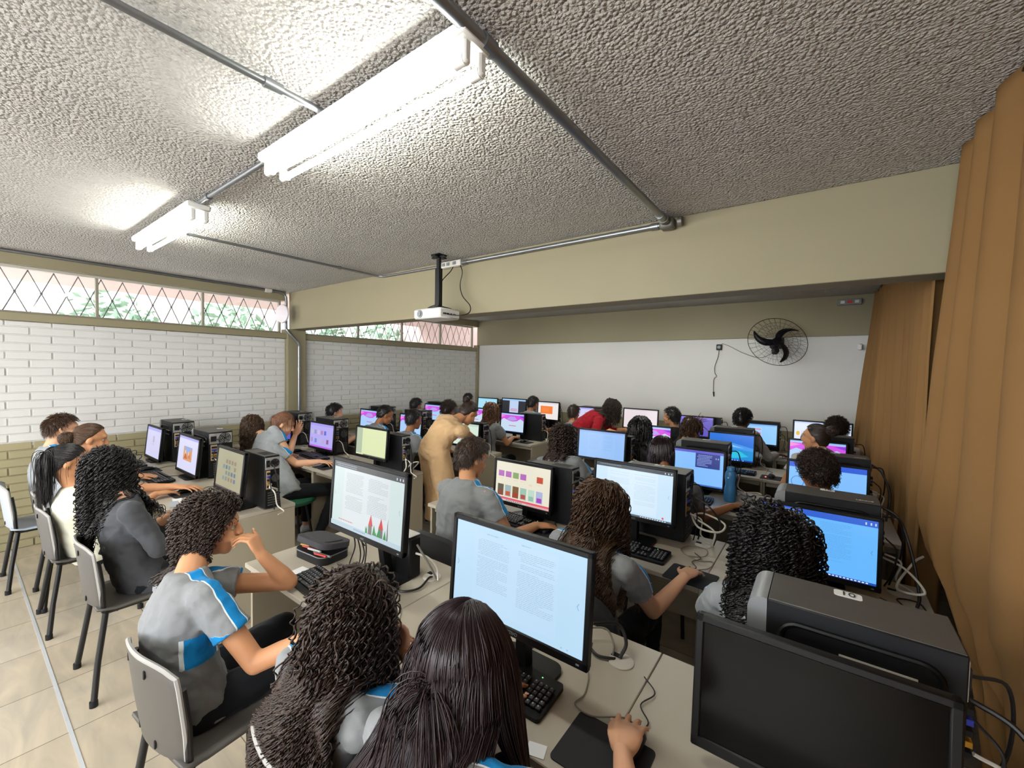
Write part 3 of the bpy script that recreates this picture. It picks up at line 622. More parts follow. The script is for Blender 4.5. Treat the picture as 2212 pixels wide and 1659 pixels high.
# ------------------------------------------------------------------ left block, first row
person('girl with long black curls in charcoal sweatshirt on the grey shell chair', (-3.17, .67, .49), (-3.33, .575, 1.125), nb=(-3.235, .60, .97), yaw=-.05, hyaw=-.05, hpitch=.25, R=(-3.10, .86, .66), eR=(-2.99, .70, .70), L=(-3.35, .95, .79), skin='light', shirt='dgrey', sleeve=1.45, trousers='jeans', hair='black',
       hairs=[H('curly', n=1300, L=.46, K=60, vol=.38, freq=130, seed=12, rad=.0034)], seed=24, knees=((-3.31, 1.05, .52), (-3.15, 1.03, .52)), vox=.008, hs=1.05, poseR=dict(D=(-.3, .8, 0)))
person('girl with a long black ponytail and cream top, back to the camera', (-4.02, .58, .47), (-4.02, .47, 1.085), nb=(-4.0, .50, .93), hpitch=.3, skin='tan', shirt='creamt', hair='black', hairs=[H('tail', n=900)], seed=25, vox=.010, R=(-3.9, .95, .79), L=(-4.2, .95, .79))
person('girl with dark hair in a low bun, bare forearm reaching to the mouse', (-4.50, .60, .47), (-4.57, .66, 1.155), hpitch=.25, hyaw=-.1, skin='tan', shirt='greyl', hair='brown', face=True, hairs=[H('tied', bun=((0, -.125, -.02), .045))], seed=26, vox=.008, R=(-3.90, 1.07, .805), eR=(-4.22, .74, .80), L=(-4.6, 1.0, .79), poseR=dict(D=(.75, .55, 0), curl=(.1, .3, .3)), hairline=[-.60, -.6, -.1, .36, .70, .80], s=1.1)
person('boy with short brown hair nearest the brick wall in the first row', (-5.08, .55, .47), (-5.14, .575, 1.185), hpitch=.15, hyaw=-.1, skin='light', shirt='greyl', hair='brown', face=True, hairs=[H('short', n=1000, L=.05)], seed=27, knees=((-5.27, .95, .5), (-5.07, .95, .5)), vox=.009, R=(-5.2, .98, .79), L=(-5.6, .98, .79), hairline=[-.6, -.5, -.05, .36, .70, .80], s=1.05)
# ------------------------------------------------------------------ left block, second row
person('girl with long crimped brown hair bent forward on the green stool, one hand raised', (-4.12, 1.93, .53), (-4.66, 1.85, 1.12), nb=(-4.57, 1.92, 1.045), yaw=.25, hyaw=.7, hpitch=.45, R=(-4.44, 2.20, 1.06), eR=(-4.26, 2.02, .86), L=(-4.75, 2.2, .79), skin='light', shirt='greyl', hair='brown',
       hairs=[H('wavy', n=800, L=.34, K=36, seed=9)], seed=28, vox=.008, poseR=dict(D=(.2, .3, .8), N=(-1, 0, 0)), feet=((-4.25, 2.3, 0), (-3.93, 2.16, 0)), knees=((-4.25, 2.33, .52), (-3.915, 2.33, .52)))
person('girl with auburn ponytail looking down at her keyboard, forearm along the desk edge', (-4.50, 1.85, .47), (-4.40, 2.04, 1.155), nb=(-4.47, 1.96, 1.0), yaw=-.1, hyaw=-.5, hpitch=.45, R=(-3.95, 2.23, .795), eR=(-4.22, 2.08, .76), L=(-4.6, 2.2, .79), skin='light', shirt='greyl', hair='auburn', face=True,
       hairs=[H('tail', n=600, L=.24)], seed=29, vox=.008, poseR=dict(D=(.8, .35, 0)), s=1.04, hairline=[-.60, -.6, -.1, .36, .70, .80])
# ------------------------------------------------------------------ left block, third row and the adult in the aisle
person('student whose dark hair shows above the tower beside the column', (-5.3, 3.0, .47), (-5.32, 3.14, 1.125), skin='light', hair='black', hyaw=-.3, hairs=[H('short', n=500, L=.05)], seed=30, vox=.013, R=(-5.1, 3.4, .79), L=(-5.5, 3.4, .79))
person('boy with shaved dark hair bowing to the magenta screen', (-4.45, 3.1, .47), (-4.43, 3.30, 1.15), skin='brown', hair='black', hpitch=.4, hyaw=-.4, face=True, hairs=[H('short', n=700, L=.02)], seed=31, vox=.010, R=(-4.25, 3.4, .79), L=(-4.65, 3.4, .79), hairline=[-.65, -.6, -.05, .36, .70, .80])
person('boy seen from behind with cropped black hair and grey shirt', (-3.80, 3.05, .48), (-3.79, 3.22, 1.15), skin='brown', hair='black', hpitch=.15, hairs=[H('short', n=700, L=.025)], seed=32, vox=.010, R=(-3.6, 3.4, .79), L=(-4.0, 3.4, .79), hairline=[-.65, -.6, -.05, .36, .70, .80])
person('adult in sleeveless beige dress bending over a desk in the aisle', (-3.14, 2.93, .90), (-2.985, 3.27, 1.285), nb=(-3.02, 3.13, 1.235), yaw=-.25, hyaw=-.2, hpitch=.75, R=(-3.13, 3.43, .80), eR=(-2.94, 3.28, 1.02), L=(-3.35, 3.4, .80), stand=True, feet=((-3.15, 3.0, 0), (-2.95, 2.98, 0)), skin='tan', shirt='beige',
       sleeve=.10, dress=True, hair='dark', hairs=[H('tied', bun=((0, -.11, .08), .03))], seed=33, vox=.009, s=1.12, hs=1.04, hipw=1.12)
# ------------------------------------------------------------------ left block, fourth and fifth rows
person('girl with long brown twists and grey shirt, arm on the aisle-end desk', (-3.55, 4.25, .48), (-3.58, 4.38, 1.18), hpitch=.2, skin='tan', hair='auburn', hairs=[H('wavy', n=420, L=.34, K=26, rad=.0055, vol=.35)], seed=34, vox=.009, R=(-3.42, 4.72, .80), eR=(-3.36, 4.45, .76), L=(-3.8, 4.65, .79), shorts=True)
person('student with dark hair tied up behind the adult in beige', (-4.28, 4.12, .47), (-4.29, 4.28, 1.15), skin='brown', hair='dark', hairs=[H('shortcurl', n=500)], seed=35, vox=.013, R=(-4.1, 4.64, .79), L=(-4.5, 4.64, .79))
person('student with close dark hair near the brick wall in the fourth row', (-5.25, 4.35, .47), (-5.27, 4.52, 1.14), skin='brown', hair='black', hairs=[H('short', n=400)], seed=36, vox=.013, R=(-5.1, 4.64, .79), L=(-5.5, 4.64, .79))
person('student with cropped dark hair in front of the back corner', (-5.25, 5.6, .48), (-5.27, 5.76, 1.175), skin='brown', hair='black', hairs=[H('short', n=400, L=.03)], seed=37, vox=.013, R=(-5.1, 5.88, .79), L=(-5.5, 5.88, .79))
person('boy with short black hair and grey shirt at the orange screen', (-3.72, 5.5, .50), (-3.77, 5.68, 1.20), skin='brown', hair='black', hyaw=-.2, hairs=[H('short', n=600, L=.035)], seed=38, vox=.011, R=(-3.45, 5.9, .79), L=(-4.0, 5.88, .79), s=1.06)

# ================================================================== ROOM
XW, YB, ZC = -5.97, 6.81, 2.755
def floor_mat():
    m = bpy.data.materials.new('ceramic_floor_tiles'); m.use_nodes = True; N = m.node_tree.nodes; L = m.node_tree.links; b = N['Principled BSDF']
    tc = N.new('ShaderNodeTexCoord'); mp = N.new('ShaderNodeMapping'); mp.inputs['Location'].default_value = (2.80, -0.32, 0); L.new(tc.outputs['Object'], mp.inputs[0])
    br = N.new('ShaderNodeTexBrick'); br.offset = 0.0; br.squash = 1.0
    br.inputs['Scale'].default_value = 1.0; br.inputs['Mortar Size'].default_value = 0.0022; br.inputs['Mortar Smooth'].default_value = 0.1; br.inputs['Brick Width'].default_value = 0.475; br.inputs['Row Height'].default_value = 0.475
    br.inputs['Color1'].default_value = lin('#b9ad9a'); br.inputs['Color2'].default_value = lin('#c4b9a7'); br.inputs['Mortar'].default_value = lin('#6d675d')
    L.new(mp.outputs[0], br.inputs['Vector'])
    n = N.new('ShaderNodeTexNoise'); n.inputs['Scale'].default_value = 3.5; n.inputs['Detail'].default_value = 8; n.inputs['Distortion'].default_value = 1.4; mp2 = N.new('ShaderNodeMapping'); mp2.inputs['Rotation'].default_value = (0, 0, .8); mp2.inputs['Scale'].default_value = (.6, 2.2, 1); L.new(tc.outputs['Object'], mp2.inputs[0]); L.new(mp2.outputs[0], n.inputs['Vector'])
    r = N.new('ShaderNodeValToRGB'); r.color_ramp.elements[0].position = .35; r.color_ramp.elements[0].color = (.78, .78, .79, 1); r.color_ramp.elements[1].position = .7; r.color_ramp.elements[1].color = (1.06, 1.03, .98, 1); L.new(n.outputs['Fac'], r.inputs[0])
    mx = N.new('ShaderNodeMix'); mx.data_type = 'RGBA'; mx.blend_type = 'MULTIPLY'; mx.inputs[0].default_value = .8; L.new(br.outputs['Color'], mx.inputs[6]); L.new(r.outputs[0], mx.inputs[7]); L.new(mx.outputs[2], b.inputs['Base Color'])
    b.inputs['Roughness'].default_value = 0.22; b.inputs['Specular IOR Level'].default_value = .5
    bp = N.new('ShaderNodeBump'); bp.invert = True; bp.inputs['Strength'].default_value = .5; bp.inputs['Distance'].default_value = .002; L.new(br.outputs['Fac'], bp.inputs['Height']); L.new(bp.outputs[0], b.inputs['Normal'])
    return m
def ceiling_mat():
    m = bpy.data.materials.new('sprayed_texture_ceiling'); m.use_nodes = True; N = m.node_tree.nodes; L = m.node_tree.links; b = N['Principled BSDF']
    tc = N.new('ShaderNodeTexCoord')
    n = N.new('ShaderNodeTexNoise'); n.inputs['Scale'].default_value = 85; n.inputs['Detail'].default_value = 3; n.inputs['Roughness'].default_value = .55; L.new(tc.outputs['Object'], n.inputs['Vector'])
    vo = N.new('ShaderNodeTexVoronoi'); vo.inputs['Scale'].default_value = 75; vo.feature = 'F1'; L.new(tc.outputs['Object'], vo.inputs['Vector'])
    ma = N.new('ShaderNodeMath'); ma.operation = 'MULTIPLY_ADD'; ma.inputs[1].default_value = -.9; L.new(vo.outputs['Distance'], ma.inputs[0]); L.new(n.outputs['Fac'], ma.inputs[2])
    bp = N.new('ShaderNodeBump'); bp.inputs['Strength'].default_value = 1.0; bp.inputs['Distance'].default_value = .026; L.new(ma.outputs[0], bp.inputs['Height']); L.new(bp.outputs[0], b.inputs['Normal'])
    r = N.new('ShaderNodeMix'); r.data_type = 'RGBA'; r.inputs[6].default_value = lin('#c6c2bd'); r.inputs[7].default_value = lin('#d8d4cf'); n2 = N.new('ShaderNodeTexNoise'); n2.inputs['Scale'].default_value = 1.2; L.new(tc.outputs['Object'], n2.inputs['Vector']); L.new(n2.outputs['Fac'], r.inputs[0]); L.new(r.outputs[2], b.inputs['Base Color'])
    b.inputs['Roughness'].default_value = .9; b.inputs['Specular IOR Level'].default_value = .2
    return m
def glass_mat():
    m = bpy.data.materials.new('window_glass'); m.use_nodes = True; N = m.node_tree.nodes; L = m.node_tree.links
    for x in list(N):
        if x.type == 'BSDF_PRINCIPLED': N.remove(x)
    t = N.new('ShaderNodeBsdfTransparent'); g = N.new('ShaderNodeBsdfGlossy'); g.inputs['Roughness'].default_value = .03; mx = N.new('ShaderNodeMixShader'); n = N.new('ShaderNodeTexNoise'); n.inputs['Scale'].default_value = 4
    mr = N.new('ShaderNodeMapRange'); mr.inputs[3].default_value = .03; mr.inputs[4].default_value = .09; L.new(n.outputs['Fac'], mr.inputs[0]); L.new(mr.outputs[0], mx.inputs[0]); L.new(t.outputs[0], mx.inputs[1]); L.new(g.outputs[0], mx.inputs[2])
    L.new(mx.outputs[0], [x for x in N if x.type == 'OUTPUT_MATERIAL'][0].inputs[0]); return m
GLASS = glass_mat()
Y0, X1 = -3.6, 1.0
struct('floor', MB().box(((XW + X1) / 2, (Y0 + YB) / 2, -.05), (X1 - XW + .4, YB - Y0 + .4, .1)), floor_mat())
struct('trim_1', MB().box(((XW + .45) / 2, .32, .0012), (.45 - XW, .014, .0024)), pm('joint_strip', '#b9bcc0', .4))
struct('ceiling', MB().box(((XW + X1) / 2, (Y0 + YB) / 2, ZC + .06), (X1 - XW + .4, YB - Y0 + .4, .12)), ceiling_mat())
# left wall: real bricks, painted white above and olive below
def bricks(y0, y1, z0, z1, seed):
    mb = MB(); g = random.Random(seed); ch = .0765; bl = .293; row = 0; z = z0
    while z < z1 - .01:
        h = min(ch, z1 - z); y = y0 - (bl * .5 if row % 2 else 0) + g.uniform(-.006, .006)
        while y < y1 - .012:
            a, b = max(y, y0), min(y + bl - .011, y1)
            if b - a > .012: mb.box((XW + .0005 + g.uniform(-.002, .002), (a + b) / 2, z + h / 2), (.013, b - a, h - .010), 1 if z < .955 else 0, .0035)
            y += bl
        z += ch; row += 1
    return mb
lw = MB()
for y0, y1 in ((Y0, -2.3), (-1.0, 2.79), (3.04, YB)):
    lw.box((XW - .079, (y0 + y1) / 2, .4775), (.15, y1 - y0, .955), 1); lw.box((XW - .079, (y0 + y1) / 2, 1.535), (.15, y1 - y0, 1.16), 0)
wl = struct('wall_left', lw, [M['brickw'], M['bricko']])
for i, (y0, y1) in enumerate(((-.99, 2.785), (3.05, 6.745))):
    struct('wall_left_bricks', bricks(y0, y1, 0.0, 2.118, 5 + i), [M['brickw'], M['bricko']], ang=30)
tb = MB()
for y0, y1 in ((Y0, 2.79), (3.04, YB)):
    tb.box((XW - .06, (y0 + y1) / 2, 2.153), (.20, y1 - y0, .074), 0, .004); tb.box((XW - .06, (y0 + y1) / 2, 2.692), (.20, y1 - y0, .126), 0, .004)
tb.box((XW - .02, 2.915, 1.12), (.20, .25, 2.25), 0, .005); tb.box((XW - .01, 6.775, 1.12), (.12, .06, 2.25), 0, .004)
struct('trim_2', tb, M['olive'])
# clerestory windows with diamond grilles
def window(nm, ys, y_end):
    mb = MB(); z0, z1 = 2.19, 2.629
    mb.box((XW - .05, (ys[0] + y_end) / 2, z1 - .012), (.05, y_end - ys[0], .024), 1, .002); mb.box((XW - .05, (ys[0] + y_end) / 2, z0 + .010), (.05, y_end - ys[0], .020), 0, .002)
    for y in ys + [y_end]: mb.box((XW - .05, y, (z0 + z1) / 2), (.045, .022, z1 - z0), 0, .002)
    f = struct(nm, mb, [M['frame'], M['framel']])
    for a, b in zip(ys, ys[1:] + [y_end]): obj('glass_pane', MB().box((XW - .05, (a + b) / 2, (z0 + z1) / 2), (.004, b - a - .02, z1 - z0 - .03)), GLASS, f)
    g = MB(); p = .168; y = ys[0] - .3
    while y < y_end + .3:
        for sg in (1, -1):
            a = [y, z0 + .0]; b = [y + sg * .176, z1]
            lo, hi = ys[0], y_end
            t0, t1 = 0, 1
            d = b[0] - a[0]
            for lim, s_ in ((lo, 1), (hi, -1)):
                q = (lim - a[0]) / d
                if d * s_ > 0: t0 = max(t0, q)
                else: t1 = min(t1, q)
            if t1 > t0 + .02: g.tube([(XW - .13, a[0] + d * t0, z0 + (z1 - z0) * t0), (XW - .13, a[0] + d * t1, z0 + (z1 - z0) * t1)], .0045, 5)
        if ys[0] < y + .088 < y_end: g.box((XW - .13, y + .084, z0 + (z1 - z0) * .48), (.006, .018, .018), R=Matrix.Rotation(radians(45), 3, 'X'))
        y += p
    obj('window_grille', g, M['grille'], f)
window('window_1', [-2.75, -1.83, -.90, .02, .935, 1.85], 2.735)
window('window_2', [3.05, 3.95, 4.82, 5.75], 6.67)
# beam, back wall, other walls
struct('trim_3', MB().box(((XW + X1) / 2, 2.945, 2.50), (X1 - XW, .20, .51), 0, .004), M['olive'])
bw = MB(); bw.box(((XW + X1) / 2, YB + .06, 1.61), (X1 - XW, .12, 1.28), 0); bw.box(((XW + X1) / 2, YB + .06, .485), (X1 - XW, .12, .97), 1); bw.box(((XW + X1) / 2, YB + .035, 2.50), (X1 - XW, .13, .51), 1, .003)
struct('wall_back', bw, [M['wallw'], M['olive']])
wr = MB().box((X1 + .06, (-1.3 + YB) / 2, 1.38), (.12, YB + 1.3, 2.76)); wr.box((X1 + .06, (Y0 - 1.3) / 2, .45), (.12, -1.3 - Y0, .9)); wr.box((X1 + .06, (Y0 - 1.3) / 2, 2.62), (.12, -1.3 - Y0, .28))  # unseen rear stretch left open to add fill daylight
struct('wall_right', wr, M['olive'])
wf = MB()   # unseen wall behind the viewer, opened wide to let fill daylight in
wf.box(((XW + X1) / 2, Y0 - .06, .45), (X1 - XW, .12, .9)); wf.box(((XW + X1) / 2, Y0 - .06, 2.58), (X1 - XW, .12, .36)); wf.box((XW + .35, Y0 - .06, 1.6), (.7, .12, 1.7)); wf.box((X1 - .35, Y0 - .06, 1.6), (.7, .12, 1.7))
struct('wall_front', wf, M['wallw'])
# outside the windows
struct('ground_outside', MB().box((-11, 3, -.25), (9.5, 20, .1)), M['ground'])
eo = MB(); eo.box((-7.3, 1.0, 2.93), (2.1, 12.5, .08), 0, .01, Matrix.Rotation(radians(-6), 3, 'Y')); eo.box((-8.2, 7.3, 1.6), (4.0, .2, 3.2), 0)
tag(obj('sky_screen_wall', MB().box((-11.2, 2.5, 2.2), (.2, 14, 4.6)), pm('sky_screen_render', '#8f8a86', .9)), 'rendered wall added to hide the bright sky outside the high windows', 'wall')  # wall added outside to block the glaring sky behind the grilles
tag(obj('eaves', eo, M['pink']), 'pale pink roof eaves and wall outside the high windows', 'building')
def bush(loc, r, seed, label):
    g = np.random.default_rng(seed); mb = MB(); n = 420
    for i in range(n):
        d = g.normal(size=3); d /= np.linalg.norm(d); p = V(loc) + V(d * r * (.6 + .4 * g.random())); a = V(g.normal(size=3)).normalized(); b = a.orthogonal().normalized(); q = .06 + .05 * g.random()
        mb.add([p - a * q, p + b * q * .45, p + a * q, p - b * q * .45], [(0, 1, 2, 3)])
    mb.cyl((loc[0], loc[1], -.2), (loc[0], loc[1], loc[2]), .05, .03, 8)
    tag(obj('tree', mb, M['leafg'], smooth=False), label, 'tree', 'trees outside the windows')
for i, (y, z) in enumerate(((1.6, 2.2), (3.3, 2.3), (5.0, 2.2), (6.7, 2.3))):
    bush((-9.3, y, z), .72, i, ['green tree seen through the window pane nearest the column', 'green tree seen past the concrete column', 'green tree in the middle of the far row of panes', 'green tree at the far end of the far row of panes'][i])

# ---- conduits
st = M['steel']
def pipe(pts, r, label, extra=None, nm='conduit'):
    mb = MB(); mb.tube(pts, r, 12)
    for (p, d, L_, rr) in (extra or []): mb.cyl(V(p) - V(d) * L_ / 2, V(p) + V(d) * L_ / 2, rr, n=12)
    return tag(obj(nm, mb, st), label, 'pipe')
def strapk(p, w_, t): return MB().box(p, (w_, w_, t))
pc = pipe([(-.84, -2.5, 2.715), (-.84, 2.77, 2.715)], .0205, 'thick steel conduit crossing the ceiling from the lamp to the beam', [((-.84, .98, 2.715), (0, 1, 0), .05, .026), ((-.84, 2.66, 2.715), (0, 1, 0), .06, .026)])
mb = MB().box((-.84, 2.795, 2.705), (.09, .075, .07), 0, .012); mb.cyl((-.84, 2.74, 2.715), (-.84, 2.70, 2.715), .032, n=14); mb.cyl((-.775, 2.80, 2.71), (-.75, 2.80, 2.71), .03, n=14)
tag(obj('junction_box', mb, pm('dull_zinc', '#77756f', .5, metal=.6)), 'grey cast junction box where two conduits meet at the beam', 'junction box')
pipe([(-.885, 2.822, 2.712), (-2.68, 2.822, 2.712)], .0175, 'bright steel conduit along the top of the beam, right of the projector', [((-.93, 2.822, 2.712), (1, 0, 0), .05, .023), ((-2.64, 2.822, 2.712), (1, 0, 0), .05, .022)])
pipe(spline([(-2.93, 2.822, 2.715), (-3.75, 2.822, 2.722), (-3.85, 2.815, 2.725), (-3.895, 2.76, 2.728), (-3.90, 2.6, 2.73), (-3.90, 1.10, 2.73)], 5), .0115, 'thin steel conduit bending from the beam to the far lamp', [((-3.90, 2.35, 2.73), (0, 1, 0), .03, .017)])
mb = MB().box((-2.80, 2.818, 2.712), (.25, .052, .058), 0, .006)
for k in (-.09, -.03, .05): mb.box((-2.80 + k, 2.790, 2.714), (.035, .006, .028), 1)
tag(obj('junction_box', mb, [M['cream'], M['silver']]), 'pale double socket box on the beam behind the projector pole', 'junction box')
pipe([(-1.583, -2.5, 2.728), (-1.583, .885, 2.728)], .0125, 'thin steel conduit reaching the middle of the near lamp', [((-1.583, .70, 2.728), (0, 1, 0), .06, .019)])
pipe([(-2.10, .93, 2.725), (-3.06, .93, 2.725)], .0125, 'short steel conduit joining the two ceiling lamps', [((-2.92, .93, 2.725), (1, 0, 0), .03, .019), ((-2.18, .93, 2.725), (1, 0, 0), .03, .019)])
pipe([(-5.915, -3.4, 2.735), (-5.915, 2.52, 2.735)], .013, 'long steel conduit at the top of the windowed wall', [((-5.915, 1.2, 2.735), (0, 1, 0), .04, .017)])
pipe(spline([(-5.915, 2.58, 2.735), (-5.915, 2.68, 2.733), (-5.91, 2.755, 2.70), (-5.905, 2.775, 2.62), (-5.90, 2.77, 2.30), (-5.885, 2.78, 2.22), (-5.86, 2.86, 2.12), (-5.85, 2.915, 2.03), (-5.85, 2.92, 1.90), (-5.85, 2.92, .80)], 6), .0175, 'steel conduit curving down the concrete column', [((-5.85, 2.92, 1.7), (0, 0, 1), .04, .022)])
tag(obj('junction_box', MB().box((-5.915, 2.55, 2.73), (.05, .085, .05), 0, .006), M['cream']), 'small cream joint box at the end of the window-wall conduit', 'junction box')
t = thing('loudspeaker', 'round white dish device clamped to the conduit on the column', 'antenna', (-5.86, 2.72, 2.44))
R = Matrix.Rotation(radians(90), 4, 'X')
obj('dish', MB().lathe([(.001, 0), (.11, .0), (.125, .012), (.12, .03), (.05, .05), (.001, .052)], n=28).xf(R @ Matrix.Rotation(radians(12), 4, 'Y')), pm('pinkish_white', '#d8cfd4', .4), t)
obj('bracket', MB().box((-.04, .02, 0), (.05, .06, .14), 0, .008), M['silver'], t); obj('clamp', MB().box((-.075, .01, 0), (.03, .07, .10), 0, .006), pm('pale_pink_plastic', '#dcbfb8', .5), t)
# ---- lamps
TUBEM = em('fluorescent_glow', '#fafdf3', TUBE)
def lamp(x0, x1, y, label, group=None):
    t = thing('ceiling_lamp', label, 'lamp', ((x0 + x1) / 2, y, ZC), 0, group); L_ = (x1 - x0) / 2
    mb = MB().box((0, -.005, -.050), (2 * L_ + .06, .125, .040), 0, .008); mb.box((-L_ * .8, 0, -.015), (.04, .05, .04)); mb.box((L_ * .8, 0, -.015), (.04, .05, .04)); obj('housing', mb, M['lampw'], t)
    for q in (-.031, .036):
        obj('lamp_tube', MB().cyl((-L_ + .03, q, -.118), (L_ - .03, q, -.118), .0135, n=14), TUBEM, t)
        for s_ in (-1, 1):
            h = MB().box((s_ * (L_ + .002), q, -.094), (.028, .030, .075), 0, .007); h.cyl((s_ * (L_ - .035), q, -.118), (s_ * (L_ + .005), q, -.118), .0175, n=14); obj('lamp_holder', h, M['lampw'], t)
    return t
lamp(-2.09, -.86, .935, 'large lit double-tube lamp nearest the camera on the ceiling')
lamp(-4.29, -3.10, .935, 'smaller-looking lit double-tube lamp near the window wall')
for x0, x1 in ((-2.09, -.86), (-4.29, -3.10)):
    lamp(x0, x1, 4.95, 'double-tube lamp of the rear bay, %s end' % ('curtain' if x0 > -3 else 'window'), 'lamps behind the beam')
    lamp(x0, x1, -3.0, 'unseen double-tube lamp added for fill, far behind the viewer, %s end' % ('curtain' if x0 > -3 else 'window'), 'fill lamps added behind the viewer')  # out-of-view lamps added to fill the room with light
    lamp(x0, x1, -1.3, 'unseen double-tube lamp added for fill, close behind the viewer, %s end' % ('curtain' if x0 > -3 else 'window'), 'fill lamps added behind the viewer')  # second out-of-view row, also added as fill
# ---- projector
t = thing('projector', 'white ceiling projector hanging on a black pole before the beam', 'projector', (-2.79, 2.63, ZC))
mb = MB().tube([(0.01, 0, -.03), (0.01, 0, -.49)], .021, 14); mb.box((.01, 0, -.30), (.056, .044, .36), 0, .004); mb.box((.01, 0, -.004), (.10, .10, .008)); mb.box((.01, 0, -.02), (.05, .14, .012)); mb.box((.01, 0, -.02), (.16, .03, .012)); obj('pole', mb, M['blacksteel'], t)
mb = MB()
for a in range(4): mb.tube([(0.01, 0, -.45), (.01 + .13 * cos(a * pi / 2 + .6), .09 * sin(a * pi / 2 + .6), -.482)], .007, 6)
obj('bracket', mb, M['blacksteel'], t)
obj('body', MB().box((-.01, 0, -.53), (.34, .25, .088), 0, .014), M['white'], t)
lm = MB(); lm.cyl((-.09, -.122, -.53), (-.09, -.132, -.53), .033, n=20); lm.cyl((-.09, -.13, -.53), (-.09, -.14, -.53), .022, n=20); obj('lens', lm, M['silver'], t)
mb = MB()
for k, (y, w_) in enumerate(((-.08, .012), (-.06, .02), (-.03, .03), (.01, .02), (.05, .03))): mb.box((.161, y, -.535), (.003, w_, .014))
obj('port', mb, M['blackm'], t)
obj('cable', MB().tube(spline([(.17, -.03, -.54), (.28, -.02, -.555), (.33, .05, -.53), (.30, .10, -.46), (.18, .13, -.36), (.12, .16, -.25), (.14, .165, -.14), (.11, .17, -.07)], 8), .0045, 7), M['cabb'], t)
obj('cable', MB().tube(spline([(.04, .15, -.08), (.03, .12, -.13), (-.0, .05, -.22), (-.02, .02, -.33), (-.04, .01, -.38), (-.01, 0, -.43), (-.09, -.02, -.46), (-.11, -.03, -.48)], 8), .0045, 7), M['cabb'], t)
# ---- fan
fx, fy, fz = -.49, 6.44, 2.17
t = thing('wall_fan', 'black three-bladed fan in a round wire cage on the far wall', 'fan', (fx, fy, fz)); R = Matrix.Rotation(radians(22), 4, 'Z') @ Matrix.Rotation(radians(-24), 4, 'X')
def cage(zf, dep):
    mb = MB()
    for k in range(30):
        a = 2 * pi * k / 30; mb.tube([(r_ * cos(a + .25 * r_ * zf), dep * (1 - (r_ / .345) ** 2) * zf, r_ * sin(a + .25 * r_ * zf)) for r_ in (.06, .13, .2, .27, .32, .345)], .0013, 4, caps=False)
    for r_ in (.15, .25): mb.tube([(r_ * cos(a), dep * (1 - (r_ / .345) ** 2) * zf, r_ * sin(a)) for a in np.linspace(0, 2 * pi, 40, endpoint=False)], .0014, 4, closed=True)
    return mb
cg = cage(-1, .11); c2 = cage(1, .07); cg.add(c2.v, c2.f); cg.tube([(.345 * cos(a), 0, .345 * sin(a)) for a in np.linspace(0, 2 * pi, 48, endpoint=False)], .0038, 6, closed=True)
obj('cage', cg.xf(R), M['blacksteel'], t)
for k in range(3):
    a = radians(62 + 120 * k); P = []
    for i in range(9):
        r_ = .03 + .27 * i / 8; sw = a - .75 * (r_ / .3) ** 2 + .2; wd = (.045 + .05 * sin(pi * min(1, r_ / .32))) * (1 if i < 8 else .45)
        c_ = V((r_ * cos(sw), 0, r_ * sin(sw))); n_ = V((-sin(sw), .45, cos(sw))).normalized(); P.append([c_ - n_ * wd * .5, c_ + n_ * wd * .5])
    mb = MB(); mb.grid(P); o = obj('blade', mb.xf(R), M['black'], t); s_ = o.modifiers.new('t', 'SOLIDIFY'); s_.thickness = .005
obj('hub', MB().lathe([(.001, -.03), (.045, -.028), (.055, 0), (.05, .02), (.001, .022)], n=20).xf(R @ Matrix.Rotation(radians(90), 4, 'X')), M['black'], t)
mb = MB().cyl((0, .02, 0), (0, .14, 0), .062, .05, 18); mb.box((0, .10, -.085), (.07, .09, .08), 0, .012); obj('motor', mb.xf(R), M['blackm'], t)
mb = MB().tube([(0, .08, -.03), (0, .2, -.05), (.0, .35, -.02)], .016, 8); mb.box((0, .36, -.0), (.10, .02, .16), 0, .004); obj('wall_bracket', mb, M['blacksteel'], t)
obj('cable', MB().tube(spline([(0, .15, -.10), (-.2, .3, -.20), (-.42, .355, -.14), (-.62, .36, -.03), (-.72, .36, .01)], 8), .004, 6), M['cabg'], t)
t = thing('wall_switch', 'small black fan control box with a hanging plug lead', 'switch', (-1.24, YB - .015, 2.125))
obj('box', MB().box((0, 0, 0), (.075, .035, .085), 0, .006), M['blacksteel'], t); obj('knob', MB().cyl((0, -.018, 0), (0, -.035, 0), .022, n=18), M['silver'], t)
obj('cable', MB().tube(spline([(0, -.005, -.04), (-.01, -.005, -.14), (-.05, -.006, -.28), (-.045, -.008, -.38), (-.02, -.01, -.43), (-.055, -.01, -.47), (-.06, -.006, -.6), (-.055, -.006, -.68)], 8), .004, 6), M['cabb'], t); obj('plug', MB().cyl((-.055, -.006, -.66), (-.05, -.006, -.73), .012, .007, 10), M['blackm'], t)
t = thing('socket_box', 'grey double socket box high on the far wall by the curtain', 'socket', (.24, YB - .045, 2.665)); obj('box', MB().box((0, 0, 0), (.24, .04, .075), 0, .006), M['silver'], t)
for k in (-.07, 0, .07): obj('socket', MB().box((k, -.022, 0), (.042, .006, .036), 0, .002), M['white'] if k else M['red'], t)
tag(obj('wall_sensor', MB().box((.36, YB - .03, 2.10), (.05, .05, .08), 0, .012), M['white']), 'small white device on the far wall against the curtain edge', 'sensor')

